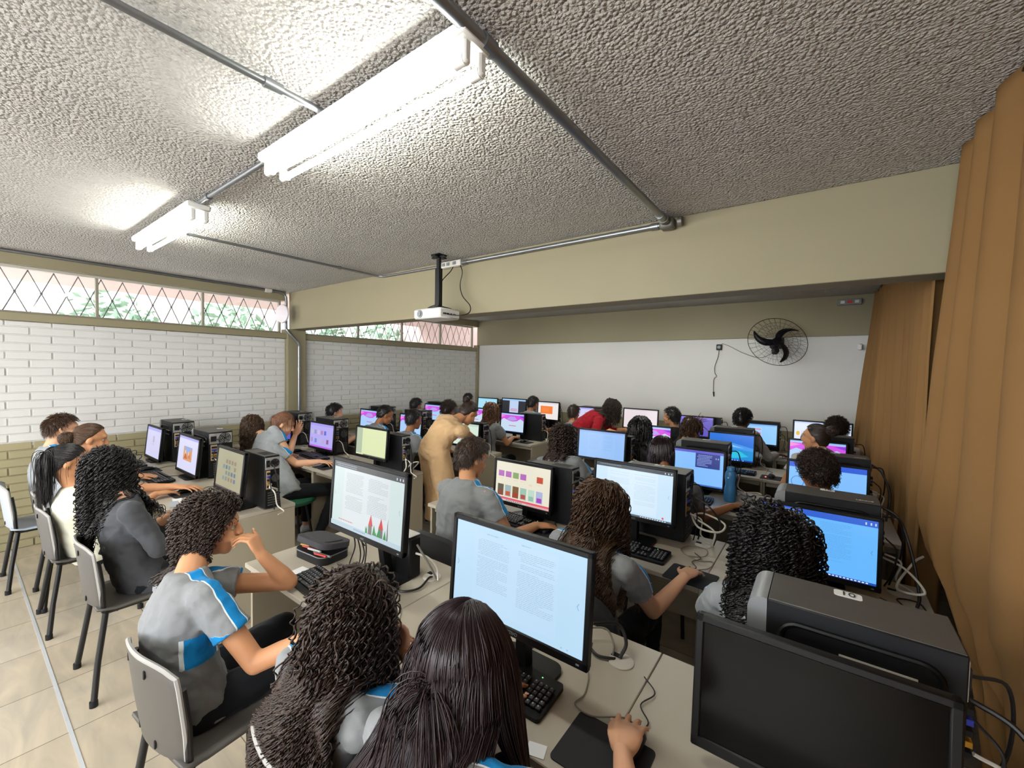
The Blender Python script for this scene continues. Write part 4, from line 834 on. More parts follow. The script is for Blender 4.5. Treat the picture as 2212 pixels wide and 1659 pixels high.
# ---- curtains: gathered cloth hanging from the ceiling
def curtain_mat():
    m = pm('ochre_velvet_curtain', '#84633e', .9, var=.07, vs=3, bump=.12, bs=700, sheen=.0, stretch=(1, 1, .25), spec=.1); return m
CM = curtain_mat()
def curtain(nm, label, y0, y1, zt, zb, xf_, edge, folds, seed, amp, mats=CM):
    g = random.Random(seed); n = 420; m = 40; ph = [g.uniform(0, 6.28) for _ in range(5)]; P = []
    for i in range(m + 1):
        v = i / m; z = zt + (zb - zt) * v; row = []
        for j in range(n + 1):
            u = j / n; a, b = edge(z); u2 = max(0, (u - .72) / .28); y = y0 + (y1 - y0) * u + (b - y1) * u2 * u2 * (3 - 2 * u2)
            w_ = u * folds + .35 * sin(u * 9 + ph[0]) + .10 * sin(u * 23 + ph[1] + v * .6)
            f = 1 - 2 * abs(sin(pi * w_)) ** .75
            A = amp * (.75 + .35 * sin(u * 13 + ph[2])) * (.7 + .3 * min(1, v * 3)) * (1 + .25 * sin(v * 2 + u * 5))
            x = xf_(y, z) + A * f + .010 * sin(v * 7 + u * 30 + ph[3]) * v
            row.append(V((x, y + .3 * A * sin(2 * pi * w_), z)))
        P.append(row)
    mb = MB(); mb.grid(P); o = obj(nm, mb, mats, smooth=True, ang=180); s_ = o.modifiers.new('thickness', 'SOLIDIFY'); s_.thickness = .003
    return tag(o, label, 'curtain')
def edge_near(z):
    e = float(np.interp(z, [0, .55, .72, .86, .98, 1.08, 1.3, 1.8, 2.75], [2.2, 2.05, 2.2, 2.62, 3.0, 3.12, 3.02, 2.94, 2.72])); return -1.2, e
curtain('curtain', 'long ochre curtain nearest the camera, pulled out over the desk ends', -1.2, 2.9, 2.75, .06, lambda y, z: .478 + .02 * (z < .9) + float(np.interp(z, [.0, .75, 1.0, 2.75], [.03, .0, -.01, -.0])), edge_near, 16, 3, .052)
curtain('curtain', 'ochre curtain of the rear bay hanging beyond the beam', 3.08, 6.6, 2.74, .08, lambda y, z: .48 - float(np.interp(z, [0, 1.0, 2.2, 2.75], [.14, .12, .03, .0])) * min(1, max(0, (y - 4.2) / 2)) + .02 * sin(y * 2.3), lambda z: (3.10, 6.60), 16, 8, .050)
tag(obj('curtain_rail', MB().cyl((.49, -1.4, 2.735), (.49, 2.83, 2.735), .012, n=10), M['blacksteel']), 'dark rail carrying the near curtain', 'curtain rail')
tag(obj('curtain_rail', MB().cyl((.49, 3.06, 2.74), (.49, 6.78, 2.74), .012, n=10), M['blacksteel']), 'dark rail carrying the rear-bay curtain', 'curtain rail')

# ================================================================== FURNITURE AND COMPUTERS
YF = [.88, 2.10, 3.33, 4.57, 5.80]; DEP = .62
LX = [-5.42, -4.475, -3.53]; RX = [-1.84, -.895, .0]; UW = .945
ROWN = ['first', 'second', 'third', 'fourth', 'fifth']
def make_desk(w, first=None):
    t = thing('desk', 'desk', 'desk', (0, 0, 0))
    obj('tabletop', MB().box((0, DEP / 2, .7375), (w - .002, DEP, .025), 0, .003), M['desk'], t)
    for q in (-1, 1): obj('side_panel', MB().box((q * (w / 2 - .010), DEP / 2 + .012, .363), (.018, DEP - .03, .724), 0, .002), M['deskside'], t)
    obj('back_panel', MB().box((0, DEP - .09, .50), (w - .04, .016, .44), 0, .002), M['deskside'], t)
    obj('cable_tray', MB().box((0, .06, .700), (w - .05, .02, .045), 0, .002), M['edge'], t)
    g = MB(); g.lathe([(.001, .7502), (.043, .7502), (.043, .7535), (.037, .7560), (.001, .7560)], (w / 2 - .10, .485, 0), 22); g.box((w / 2 - .125, .50, .7562), (.03, .022, .0012), 1); obj('cable_grommet', g, [M['cream'], M['slot']], t)
    return t
dk = make_desk(UW); first = True
def place_desk(x, y, w, label, group):
    global first, dk
    if abs(w - UW) > .01:
        t = make_desk(w); t.location = (x, y, 0); t['label'] = label
    elif first: t = dk; t.location = (x, y, 0); t['label'] = label; first = False
    else: t = dup(dk, (x, y, 0), 0, label)
    t['group'] = group; return t
POSL = ['against the brick wall', 'between two other units', 'at the aisle end']; POSR = ['at the aisle end', 'in the middle', 'by the curtain']
for r in range(5):
    for i, x in enumerate(LX): place_desk(x, YF[r], UW, 'grey laminate desk unit %s, %s row of the window side' % (POSL[i], ROWN[r]), 'desks of the window side')
    for i, x in enumerate(RX):
        w_ = UW if i < 2 else .84
        place_desk(x if i < 2 else -.4225 + .42, YF[r], w_, 'grey laminate desk unit %s, %s row of the curtain side' % (POSR[i], ROWN[r]), 'desks of the curtain side')

# ---- what the screens show (each screen is one mesh of coloured, light-giving patches)
class Scr:
    def __init__(s, w, h): s.w = w; s.h = h; s.mb = MB(); s.m = []; s.k = 0
    def mi(s, c):
        m = em('px_' + c.strip('#'), c)
        if m not in s.m: s.m.append(m)
        return s.m.index(m)
    def poly(s, pts, c):
        s.k += 1; y = -.00025 * s.k
        s.mb.add([((u - .5) * s.w, y, (v - .5) * s.h) for u, v in pts], [tuple(range(len(pts)))], s.mi(c)); return s
    def rect(s, u0, v0, u1, v1, c): return s.poly([(u0, v0), (u1, v0), (u1, v1), (u0, v1)], c)
    def same(s, rects, c):
        s.k += 1; y = -.00025 * s.k; i = s.mi(c)
        for u0, v0, u1, v1 in rects: s.mb.add([((u - .5) * s.w, y, (v - .5) * s.h) for u, v in ((u0, v0), (u1, v0), (u1, v1), (u0, v1))], [(0, 1, 2, 3)], i)
        return s
    def lines(s, u0, u1, v1, v0, n, c, seed=0, th=.30):
        g = random.Random(seed); o = []; st_ = (v1 - v0) / n
        for k in range(n):
            if g.random() < .13: continue
            e = u1 - (u1 - u0) * (g.random() * .5 if g.random() < .25 else g.random() * .03); a = u0 + (.02 if g.random() < .2 else 0); v = v1 - st_ * (k + .5)
            x = a
            while x < e:
                ww = min(e, x + g.uniform(.010, .034)); o.append((x, v - st_ * th * .5, ww, v + st_ * th * .5)); x = ww + .005
        return s.same(o, c)
def doc(s, bg_, ink, bar=None, barh=.05, page=None, taskbar=None, seed=1, n=30, arrow='#5a86c0'):
    s.rect(0, 0, 1, 1, bg_)
    if page: s.rect(.16, .07, .82, .92, page)
    s.lines(.27, .37, .93, .915, 1, ink, seed, .7); s.lines(.55, .62, .93, .915, 1, ink, seed, .7)
    s.lines(.20, .46, .86, .30, n, ink, seed + 1); s.lines(.53, .80, .86, .24, n + 2, ink, seed + 2)
    for u, q in ((.035, 1), (.95, -1)): s.poly([(u, .50), (u + .012 * -q, .535), (u + .012 * -q + .003, .535), (u + .003, .50), (u + .012 * -q + .003, .465), (u + .012 * -q, .465)], arrow)
    s.same([(.86, .03, .87, .045), (.90, .03, .91, .045)], ink)
    if bar: s.rect(0, 1 - barh, 1, 1, bar); s.lines(.03, .35, 1 - barh * .2, 1 - barh * .9, 2, '#8fa0b4', seed + 3, .4); s.same([(.90, 1 - barh * .75, .912, 1 - barh * .35), (.94, 1 - barh * .75, .952, 1 - barh * .35), (.975, 1 - barh * .75, .987, 1 - barh * .35)], '#c8d4e0')
    if taskbar: s.rect(0, 0, 1, .035, taskbar); s.same([(.62 + .03 * k, .008, .638 + .03 * k, .026) for k in range(11)], '#dfe6f2')
def scr(kind, w, h):
    s = Scr(w, h); R = s.rect
    if kind == 'doc_pale': doc(s, '#b9dbf3', '#a2bcd2', seed=3, page='#bddcf5')
    elif kind == 'castle':
        doc(s, '#c6d8d8', '#a2aeb4', '#2a2c33', .085, '#d2dade', None, 5, 26)
        s.rect(.50, .04, .84, .34, '#d2dade'); R(0, 0, 1, .07, '#b4c9d6'); s.same([(.36 + .022 * k, .03, .37 + .022 * k, .05) for k in range(8)], '#5b86b8'); s.lines(.10, .34, .13, .11, 1, '#d0707a', 2, .6)
        P = s.poly; P([(.53, .06), (.53, .16), (.54, .12), (.55, .17), (.56, .06)], '#1f8a46'); P([(.57, .06), (.57, .19), (.595, .25), (.62, .19), (.62, .06)], '#6d6c68'); P([(.57, .19), (.60, .35), (.63, .19)], '#cc2a33')
        P([(.63, .07), (.65, .22), (.68, .07)], '#1f8a46'); P([(.67, .07), (.68, .13), (.69, .07)], '#1f8a46'); P([(.71, .07), (.71, .18), (.74, .23), (.77, .18), (.77, .07)], '#6d6c68'); P([(.71, .19), (.745, .35), (.775, .19)], '#cc2a33'); P([(.69, .07), (.725, .22), (.75, .07)], '#1f8a46'); P([(.78, .07), (.80, .20), (.82, .07)], '#1f8a46'); P([(.825, .07), (.83, .30), (.835, .38), (.84, .07)], '#4a4748')
    elif kind == 'off': m = pm('dark_screen_glass', '#060606', .18, var=.1, spec=.16); s.rect(0, 0, 1, 1, '#000000'); s.m = [m]
    elif kind == 'books':
        R(0, 0, 1, 1, '#e6e1cc'); R(0, .045, 1, .095, '#e0546e'); R(0, 0, 1, .045, '#cfc4bb'); s.same([(.22 + .035 * k, .01, .235 + .035 * k, .035) for k in range(9)], '#3c3a3f'); R(.6, 0, 1, .04, '#d8a9a6')
        for k, c in enumerate(('#b266b8', '#b266b8', '#8aa468', '#b266b8', None, '#c24a2e')):
            if c: R(.05 + .14 * k + (.02 if k == 5 else 0), .62, .16 + .14 * k + (.02 if k == 5 else 0), .77, c); s.lines(.06 + .14 * k, .15 + .14 * k, .59, .55, 2, '#e6b9ae', k)
        s.lines(.63, .70, .56, .50, 2, '#e0a0a0', 4)
        for k, (a, b) in enumerate((('#5d5744', '#8d3f34'), ('#9cb2b6', '#c25a3a'), ('#7d5836', '#a23d2c'), ('#9cc0b0', '#b1504a'), ('#bcd6c8', '#8fb9a9'), ('#a9b4d8', '#a63fb6'))): R(.05 + .145 * k, .13, .165 + .145 * k, .42, a); R(.065 + .145 * k, .15, .15 + .145 * k, .26, b)
    elif kind == 'lilac':
        R(0, 0, 1, 1, '#b3a9ef'); R(0, .9, 1, 1, '#a299ea'); R(0, 0, 1, .07, '#b465e0')
        for k, c in enumerate(('#b9bcd0', '#8f97b8', '#c9b9de', '#b07fb0', '#5a6ad0')): R(.06 + .14 * k, .55, .15 + .14 * k, .72, c)
        for k, c in enumerate(('#a88fc4', '#6f86cc', '#b3b3e0', '#b9a8cc', '#8b5a8c')): R(.06 + .17 * k, .2 - .02 * (k % 2), .15 + .17 * k, .38 - .02 * (k % 2), c)
    elif kind == 'lime': R(0, 0, 1, 1, '#dbe4b2'); R(0, .05, .2, 1, '#b0bfa4'); R(.25, 0, 1, .035, '#5e6550')
    elif kind == 'wave' or kind == 'wave2':
        R(0, 0, 1, 1, '#a9ccf7' if kind == 'wave' else '#c6dcee'); R(0, .95, 1, 1, '#8fb8ef')
        top = [(0, .60), (.12, .72), (.3, .62), (.5, .56), (.7, .60), (.85, .74), (1, .62)]
        s.poly(top + [(1, .92), (0, .92)], '#d34fe0'); s.poly([(.25, .66), (.5, .60), (.72, .68), (.6, .84), (.4, .84)], '#b59ae6'); s.poly([(0, .75), (.2, .86), (0, .92)], '#f08ad8'); s.poly([(1, .78), (.8, .88), (1, .92)], '#8a3ae0'); s.lines(.36, .68, .36, .31, 1, '#c85a86', 3, .9)
        R(0, 0, 1, .03, '#3d5a9a')
    elif kind == 'desktop':
        R(0, 0, 1, 1, '#1e6fd8'); s.poly([(0, .55), (.4, .72), (1, .52), (1, .35), (0, .3)], '#3f97ea'); s.poly([(0, .62), (.35, .66), (.8, .5), (.4, .54)], '#8cc4f4'); s.poly([(0, .10), (0, .42), (.5, .46), (1, .40), (1, .05)], '#1a8fd6'); s.poly([(.1, .12), (.35, .36), (.7, .38), (.9, .2), (.6, .1)], '#2bc0e0'); R(0, 0, 1, .05, '#143a9a'); s.same([(.35 + .06 * k, .01, .38 + .06 * k, .04) for k in range(8)], '#9cc8f4')
    elif kind == 'doc_deep': doc(s, '#66b6fb', '#5aa0e0', '#2a5fd0', .10, None, '#1d4cb0', 7, 24, '#2f66a8')
    elif kind == 'doc_sky': R(0, 0, 1, 1, '#93bdf2'); R(0, .94, 1, 1, '#8cabea'); s.rect(.2, .05, .8, .9, '#97c0f3'); s.lines(.24, .45, .85, .3, 20, '#86aee6', 3); s.lines(.53, .76, .85, .3, 20, '#86aee6', 4)
    elif kind == 'doc_white': doc(s, '#c9e3f7', '#b9d0e4', '#333b46', .075, '#d3e8f8', '#56636f', 9, 22); s.poly([(.90 + .013 * cos(a), .075 + .022 * sin(a)) for a in np.linspace(0, 6.28, 14, endpoint=False)], '#e85a7a')
    elif kind == 'menu': R(0, 0, 1, 1, '#84bdfa'); R(0, .93, 1, 1, '#5a57c4'); R(0, 0, 1, .04, '#3e6fc0'); R(.5, .52, .94, .93, '#2b3a86'); s.lines(.53, .80, .90, .56, 8, '#93a6e6', 2, .45); s.same([(.86, .80, .88, .84), (.90, .80, .92, .84)], '#93a6e6')
    elif kind == 'blue_doc': R(0, 0, 1, 1, '#7fbcfa'); R(0, .86, 1, 1, '#2558d4'); R(0, 0, 1, .05, '#6fb0f6'); s.lines(.08, .2, .98, .93, 1, '#a8caf8', 1); s.poly([(.12 + .09 * cos(a), .45 + .16 * sin(a)) for a in np.linspace(0, 6.28, 20, endpoint=False)], '#3f74c0'); s.poly([(.12 + .08 * cos(a), .45 + .145 * sin(a)) for a in np.linspace(0, 6.28, 20, endpoint=False)], '#7fbcfa')
    elif kind == 'pink': R(0, 0, 1, 1, '#e6dadf'); R(0, .95, 1, 1, '#d6ccd4')
    elif kind == 'orange': R(0, 0, 1, 1, '#ece6e4'); R(.12, .32, .72, .78, '#f07a2e'); s.lines(.2, .55, .68, .42, 4, '#f4a06a', 3); R(0, .93, 1, 1, '#cfd0d8')
    elif kind == 'strip': R(0, 0, 1, 1, '#23262e'); R(.32, 0, .70, .9, '#bcd0ee'); R(0, .9, 1, 1, '#9cc6f0'); s.lines(.36, .66, .4, .2, 4, '#d86a94', 2, .6)
    elif kind == 'cyan': R(0, 0, 1, 1, '#a8ddf2'); R(.4, 0, .46, .8, '#5c7898'); R(0, .92, 1, 1, '#8fd0ee')
    elif kind == 'comic': R(0, 0, 1, 1, '#d5d6f4'); R(0, .93, 1, 1, '#a8a6ea'); R(.28, .3, .72, .72, '#d59a72'); s.poly([(.3, .72), (.45, .5), (.7, .66), (.7, .72)], '#8fa6d6'); s.poly([(.32, .34), (.4, .55), (.5, .36)], '#b9613a'); s.poly([(.52, .40), (.6, .6), (.68, .36)], '#c87a4e'); s.same([(.38, .5, .41, .6), (.55, .48, .58, .58)], '#f2dcc0')
    elif kind == 'plainlilac': R(0, 0, 1, 1, '#cfcdf0'); R(0, .9, 1, 1, '#a7a4ea'); R(.45, .5, .56, .72, '#b5b2c8'); s.lines(.4, .6, .47, .40, 3, '#a5a2c0', 2)
    elif kind == 'olivepage':
        R(0, 0, 1, 1, '#a3a083'); R(0, 0, 1, .04, '#5a4c5a'); g = random.Random(5)
        for k in range(4):
            for j in range(5):
                if g.random() < .85: R(.26 + .11 * j, .22 + .15 * k, .26 + .11 * j + .07, .22 + .15 * k + .10, g.choice(['#6f8480', '#8b7a6a', '#6c8f98', '#54708c']))
    elif kind == 'green': R(0, 0, 1, 1, '#d3e6d6'); R(0, .9, 1, 1, '#b9d4c4'); R(.2, .25, .35, .4, '#a97cc0')
    elif kind == 'white': R(0, 0, 1, 1, '#dbe6f8'); R(0, .94, 1, 1, '#b7cdf2'); s.poly([(.07 + .035 * cos(a), .5 + .09 * sin(a)) for a in np.linspace(0, 6.28, 14, endpoint=False)], '#e8b62e'); s.same([(.14, .45, .145, .6), (.2, .45, .205, .6), (.14, .6, .205, .61)], '#9a9aa4'); R(.35, .4, .5, .48, '#eab8b4')
    elif kind == 'webpage': R(0, 0, 1, 1, '#8ec8f6'); R(0, .93, 1, 1, '#6ea8ee'); s.lines(.08, .3, .85, .3, 12, '#6f9fd8', 5); R(.3, .25, .6, .85, '#a8cdf4'); s.same([(.33, .72, .57, .77), (.33, .62, .45, .66), (.48, .5, .57, .58)], '#d8789c')
    elif kind == 'purple': R(0, 0, 1, 1, '#5c50b8'); R(0, .9, 1, 1, '#7a6ad8')
    return s
LOGO = {}
def monitor(x, y, ztop, w, h, kind, label, tilt=4, rz=0, logo=None, basey=.055, basex=0, round_base=False, bz=.018, group='monitors switched on'):
    t = thing('monitor', label, 'monitor', (x, y, .75), rz, group); zc = ztop - h / 2 - .75
    T = Matrix.Translation((0, 0, zc)) @ Matrix.Rotation(radians(-tilt), 4, 'X')
    mb = MB(); lo = bz * 1.45
    for c, d in (((0, 0, h / 2 - bz / 2), (w, .022, bz)), ((0, 0, -h / 2 + lo / 2), (w, .022, lo)), ((-w / 2 + bz / 2, 0, 0), (bz, .022, h)), ((w / 2 - bz / 2, 0, 0), (bz, .022, h))): mb.box(c, d, 0, .0035)
    obj('bezel', mb.xf(T), M['black'], t)
    mb = MB(); mb.box((0, .014, 0), (w - .004, .014, h - .004), 0, .005); mb.box((0, .030, -.01), (w * .62, .030, h * .62), 0, .012); 
    for k in range(7): mb.box((0, .0462, -.01 + h * .18 - k * .009), (w * .4, .002, .003), 0)
    obj('back_cover', mb.xf(T), M['blackm'], t)
    s = scr(kind, w - 2 * bz, h - bz - lo); S2 = T @ Matrix.Translation((0, -.0055, (lo - bz) / 2))
    obj('screen', s.mb.xf(S2), s.m, t, smooth=False)
    if logo:
        me = text_mesh(logo, .014 if len(logo) > 3 else .012); me.transform(T @ Matrix.Translation((0, -.0118, -h / 2 + lo / 2)) @ Matrix.Rotation(radians(90), 4, 'X')); me.materials.append(M['silver']); obj('logo', me, None, t)
    obj('power_button', MB().box((w / 2 - .03, -.0115, -h / 2 + lo / 2), (.010, .002, .004)).xf(T), M['silver'], t)
    nb = V((basex, basey, .012)); tp = V((0, .045, zc - h * .12))
    mb = MB(); mb.tube([nb, nb.lerp(tp, .5) + V((0, .008, 0)), tp], [.030, .026, .024], 4); mb.box((0, .036, zc - .02), (.09, .02, .09), 0, .004); obj('stand_neck', mb, M['black'], t)
    mb = MB()
    if round_base: mb.lathe([(.001, 0), (.125, 0), (.13, .006), (.11, .014), (.05, .020), (.001, .022)], nb - V((0, .01, .012)), 32)
    else: mb.prism(rrect(.235, .185, .04, 5), .013, c=nb - V((0, .015, .012)))
    obj('base', mb, M['black'], t); return t
# near lens: x, y, ztop, w, h
MON = [
 (-1.62, 1.11, 1.315, .555, .345, 'castle', 'raised black monitor showing a drawing of red-roofed towers, beside the pencil case', dict(logo='AOC', basey=.13, basex=-.02)),
 (-.752, 1.045, 1.247, .530, .325, 'doc_pale', 'nearest lit black monitor showing two pages of text on pale blue', dict(logo='POSITIVO', basey=.09, basex=-.02)),
 (0.0, 1.15, 1.125, .485, .335, 'off', 'black monitor with its screen off, nearest the camera', dict(bz=.02)),
 (-1.575, 2.26, 1.135, .47, .305, 'books', 'black monitor showing rows of book covers over a red bar', dict(logo='itautec', round_base=True)),
 (-.865, 2.36, 1.215, .49, .325, 'doc_white', 'black monitor with a white two-page document, before the girl with wavy brown hair', dict(logo='POSITIVO')),
 (0.0, 2.42, 1.125, .475, .325, 'doc_deep', 'black monitor glowing deep blue beside the curtain, before the black ringlets', dict()),
 (-3.30, 3.56, 1.13, .45, .29, 'green', 'black monitor with a pale green page beside the adult in beige', dict()),
 (-1.68, 3.72, 1.185, .50, .30, 'doc_sky', 'pale blue monitor without page text in the third row', dict()),
 (-.83, 3.72, 1.115, .46, .33, 'menu', 'black monitor with a dark blue menu panel open, behind the blue bottle', dict(logo='POSITIVO')),
 (.045, 3.70, 1.125, .475, .30, 'blue_doc', 'black monitor with a dark blue band on top, before the boy with short curls', dict()),
 (-1.61, 5.0, 1.11, .46, .30, 'wave2', 'black monitor with a magenta wave before the girl with braids', dict()),
 (-.765, 5.0, 1.11, .46, .32, 'desktop', 'black monitor showing a deep blue seascape desktop', dict()),
 (-.02, 4.98, 1.115, .47, .30, 'wave', 'black monitor with a magenta wave next to the hooded girl', dict()),
 (-2.18, 6.2, 1.19, .54, .32, 'pink', 'wide monitor with a plain pale pink screen', dict()),
 (-3.08, 6.2, 1.16, .46, .30, 'plainlilac', 'pale lilac monitor partly behind the red shirt', dict()),
 (-1.39, 6.2, 1.145, .46, .30, 'purple', 'dim purple monitor at the far wall, behind the bronze-streaked hair', dict()),
 (-.64, 6.2, 1.115, .44, .29, 'webpage', 'monitor with a blue web page and pink boxes at the far wall', dict()),
 (.015, 6.2, 1.19, .58, .33, 'white', 'wide white monitor with a yellow round emblem at the far wall', dict()),
 (-5.455, 1.25, 1.105, .50, .335, 'plainlilac', 'pale lilac monitor nearest the brick wall in the first row', dict(tilt=6)),
 (-4.44, 1.25, 1.12, .52, .335, 'comic', 'monitor showing an orange comic drawing in the first row', dict(tilt=6)),
 (-3.28, 1.16, 1.165, .464, .311, 'olivepage', 'monitor with a dim olive page of small figures, aisle end of the first row', dict(logo='AOC', tilt=6)),
 (-5.40, 2.5, 1.12, .46, .30, 'purple', 'dim purple monitor nearest the column, hidden behind the auburn ponytail', dict()),
 (-4.50, 2.5, 1.115, .52, .31, 'lilac', 'monitor with a lilac page of little pictures in the second row', dict()),
 (-3.375, 2.36, 1.184, .49, .297, 'lime', 'monitor with a plain pale lime page, aisle end of the second row', dict(logo='AOC')),
 (-5.41, 3.75, 1.115, .47, .30, 'wave', 'monitor with a magenta wave in front of the bowed boy, third row', dict()),
 (-4.48, 3.75, 1.115, .46, .30, 'wave', 'monitor with a magenta wave before the boy seen from behind, third row', dict()),
 (-5.37, 5.0, 1.125, .47, .30, 'wave', 'farthest magenta-wave monitor, fourth row beside the bricks', dict()),
 (-4.42, 5.0, 1.135, .47, .30, 'wave2', 'magenta-wave monitor behind the tied dark hair, fourth row', dict()),
 (-3.55, 4.82, 1.129, .434, .30, 'wave2', 'magenta-wave monitor before the long brown twists, fourth row', dict()),
 (-5.17, 6.2, 1.195, .50, .30, 'cyan', 'pale cyan monitor near the back corner', dict()),
 (-4.54, 6.2, 1.215, .56, .32, 'strip', 'wide monitor with a dark page split by a pale strip', dict()),
 (-3.80, 6.2, 1.20, .44, .33, 'orange', 'monitor with a large orange rectangle at the far wall', dict()),
]
for x, y, zt, w_, h_, k, lab, kw in MON:
    if k == 'off': kw['group'] = 'monitors switched off'
    monitor(x, y, zt, w_, h_, k, lab, **kw)

# ---- computer towers: long side along the desk, rear panel towards the curtain side
def fan_grille(mb, c, r, mi):
    c = V(c)
    for q in (.92, .66, .40): mb.tube([c + V((0, q * r * cos(a), q * r * sin(a))) for a in np.linspace(0, 2 * pi, 18, endpoint=False)], .0032, 4, mi, closed=True)
    mb.cyl(c, c + V((.003, 0, 0)), r * .2, n=10, mi=mi)
    for a in range(6): mb.tube([c + V((0, r * .2 * cos(a * pi / 3), r * .2 * sin(a * pi / 3))), c + V((0, r * .92 * cos(a * pi / 3 + .4), r * .92 * sin(a * pi / 3 + .4)))], .0028, 4, mi)
def make_tower(L_, W_, Hh, wide):
    t = thing('computer_tower', 'tower', 'computer', (0, 0, .75)); f = .045
    obj('case', MB().box((f / 2, 0, Hh / 2 + .006), (L_ - f, W_, Hh - .012), 0, .003), M['blacksteel'], t)
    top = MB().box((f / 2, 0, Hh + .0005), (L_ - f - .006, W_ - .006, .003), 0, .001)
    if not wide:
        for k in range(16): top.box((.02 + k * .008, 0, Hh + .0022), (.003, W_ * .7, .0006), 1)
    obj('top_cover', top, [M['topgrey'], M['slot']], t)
    fp = MB(); xs = -L_ / 2
    prof = rrect(f * 2, Hh, .035 if wide else .012, 6); pr = [(min(p[0], 0), p[1]) for p in prof]
    pr = [p for i, p in enumerate(pr) if i == 0 or (abs(p[0] - pr[i - 1][0]) + abs(p[1] - pr[i - 1][1])) > 1e-5]
    fp.prism(pr, W_, Matrix.Rotation(radians(90), 3, 'X'), (xs + f, W_ / 2, Hh / 2)); obj('front_panel', fp, M['silver'] if wide else M['blackm'], t)
    fc = MB(); fc.box((xs + .0005, 0, Hh * .80), (.003, W_ * .82, .042), 0, .001); fc.box((xs + .0005, 0, Hh * .66), (.003, W_ * .82, .042), 0, .001); fc.cyl((xs - .002, 0, Hh * .45), (xs + .002, 0, Hh * .45), .012, n=12); obj('drive_bay', fc, M['black'], t)
    x = L_ / 2
    pn = MB(); pn.box((x + .001, 0, Hh * .86), (.003, W_ * .93, Hh * .22), 0, .001)
    fr = min(W_ * .30, .048); fan_grille(pn, (x + .004, W_ * .16, Hh * .86), fr, 1); pn.box((x + .004, -W_ * .30, Hh * .86), (.008, W_ * .22, .045), 1)
    obj('power_supply', pn, [M['steelm'], M['blackm']], t)
    io = MB(); io.box((x + .001, -W_ * .28, Hh * .56), (.003, W_ * .27, Hh * .34), 0); 
    for k, c in enumerate((1, 2, 1, 3, 1)): io.box((x + .008, -W_ * .28, Hh * (.68 - .06 * k)), (.016, W_ * .2, Hh * .035), c, .001)
    obj('port_panel', io, [M['board'], M['blackm'], M['blue'], M['gold']], t)
    sl = MB()
    for k in range(6): sl.box((x + .002, W_ * .05, Hh * (.32 - .045 * k)), (.004, W_ * .72, Hh * .022), 0)
    fan_grille(sl, (x + .002, W_ * .2, Hh * .58), fr * .9, 0); obj('vent_slots', sl, M['topgrey'], t)
    # leads plugged into the back
    for pts, r_, m in (([(x + .02, -W_ * .28, Hh * .62), (x + .06, -W_ * .4, Hh * .5), (x + .05, -W_ * .2, Hh * .2), (x + .03, 0, .006)], .0035, 'cabb'),
                       ([(x + .02, -W_ * .30, Hh * .44), (x + .08, -W_ * .2, Hh * .36), (x + .07, 0, Hh * .12), (x + .12, .02, .008), (x + .15, -.03, .006)], .0045, 'cabw'),
                       ([(x + .01, -W_ * .3, Hh * .86), (x + .07, -W_ * .2, Hh * .83), (x + .085, 0, Hh * .45), (x + .05, .03, .006)], .0042, 'cabb')):
        obj('cable', MB().tube(spline(pts, 7), r_, 6), M[m], t)
    return t
big = make_tower(.415, .185, .405, True); slim = make_tower(.365, .098, .375, False)
TOW = [
 ('b', .065, 1.375, 'large black tower with a rounded grey front end behind the switched-off monitor'),
 ('b', .03, 2.62, 'large black tower with white lettering on top, behind the deep blue screen by the curtain'),
 ('b', .085, 3.93, 'large black tower behind the dark-banded blue screen'),
 ('b', -.815, 3.93, 'large black tower behind the menu screen'),
 ('b', -.775, 5.20 - .09, 'black tower behind the seascape desktop'),
 ('b', .05, 5.12, 'black tower in front of the wide white monitor by the curtain'),
 ('b', -.82, 2.62, 'large black tower behind the white two-page document'),
 ('s', -1.43, 2.33 + .06, 'slim black tower behind the book-cover screen'),
 ('s', -1.62, 3.90, 'slim black tower behind the pale blue screen of the third row'),
 ('b', -5.42, 1.43, 'tall black tower nearest the brick wall in the first row'),
 ('b', -4.45, 1.43, 'tall black tower behind the orange comic screen'),
 ('s', -3.215, 1.33, 'slim black tower at the aisle end of the first row'),
 ('b', -5.42, 2.68, 'tall black tower beside the column, behind the auburn ponytail'),
 ('b', -4.55, 2.64, 'tall black tower behind the lilac screen'),
 ('s', -3.24, 2.51, 'slim black tower at the aisle end of the second row'),
 ('b', -5.35, 3.93, 'black tower with its fan grille above the bowed boy'),
 ('b', -4.58, 3.95, 'black tower behind the boy seen from behind'),
 ('s', -3.25, 3.66, 'slim black tower touched by the adult in beige'),
 ('b', -5.42, 5.15, 'black tower in front of the back corner, fourth row'),
 ('s', -3.28, 4.94, 'slim black tower with looping leads beside the long brown twists'),
 ('b', -3.98 + .08, 6.36, 'black tower behind the orange-rectangle screen'),
 ('b', -3.05, 6.35, 'black tower behind the red shirt'),
 ('s', -1.28, 6.36, 'slim tower behind the dim purple screen'),
 ('s', -.60, 6.36, 'slim tower behind the blue web page'),
 ('b', -5.2, 6.36, 'black tower behind the pale cyan screen'),
]
seen = {'b': big, 's': slim}; used_ = set()
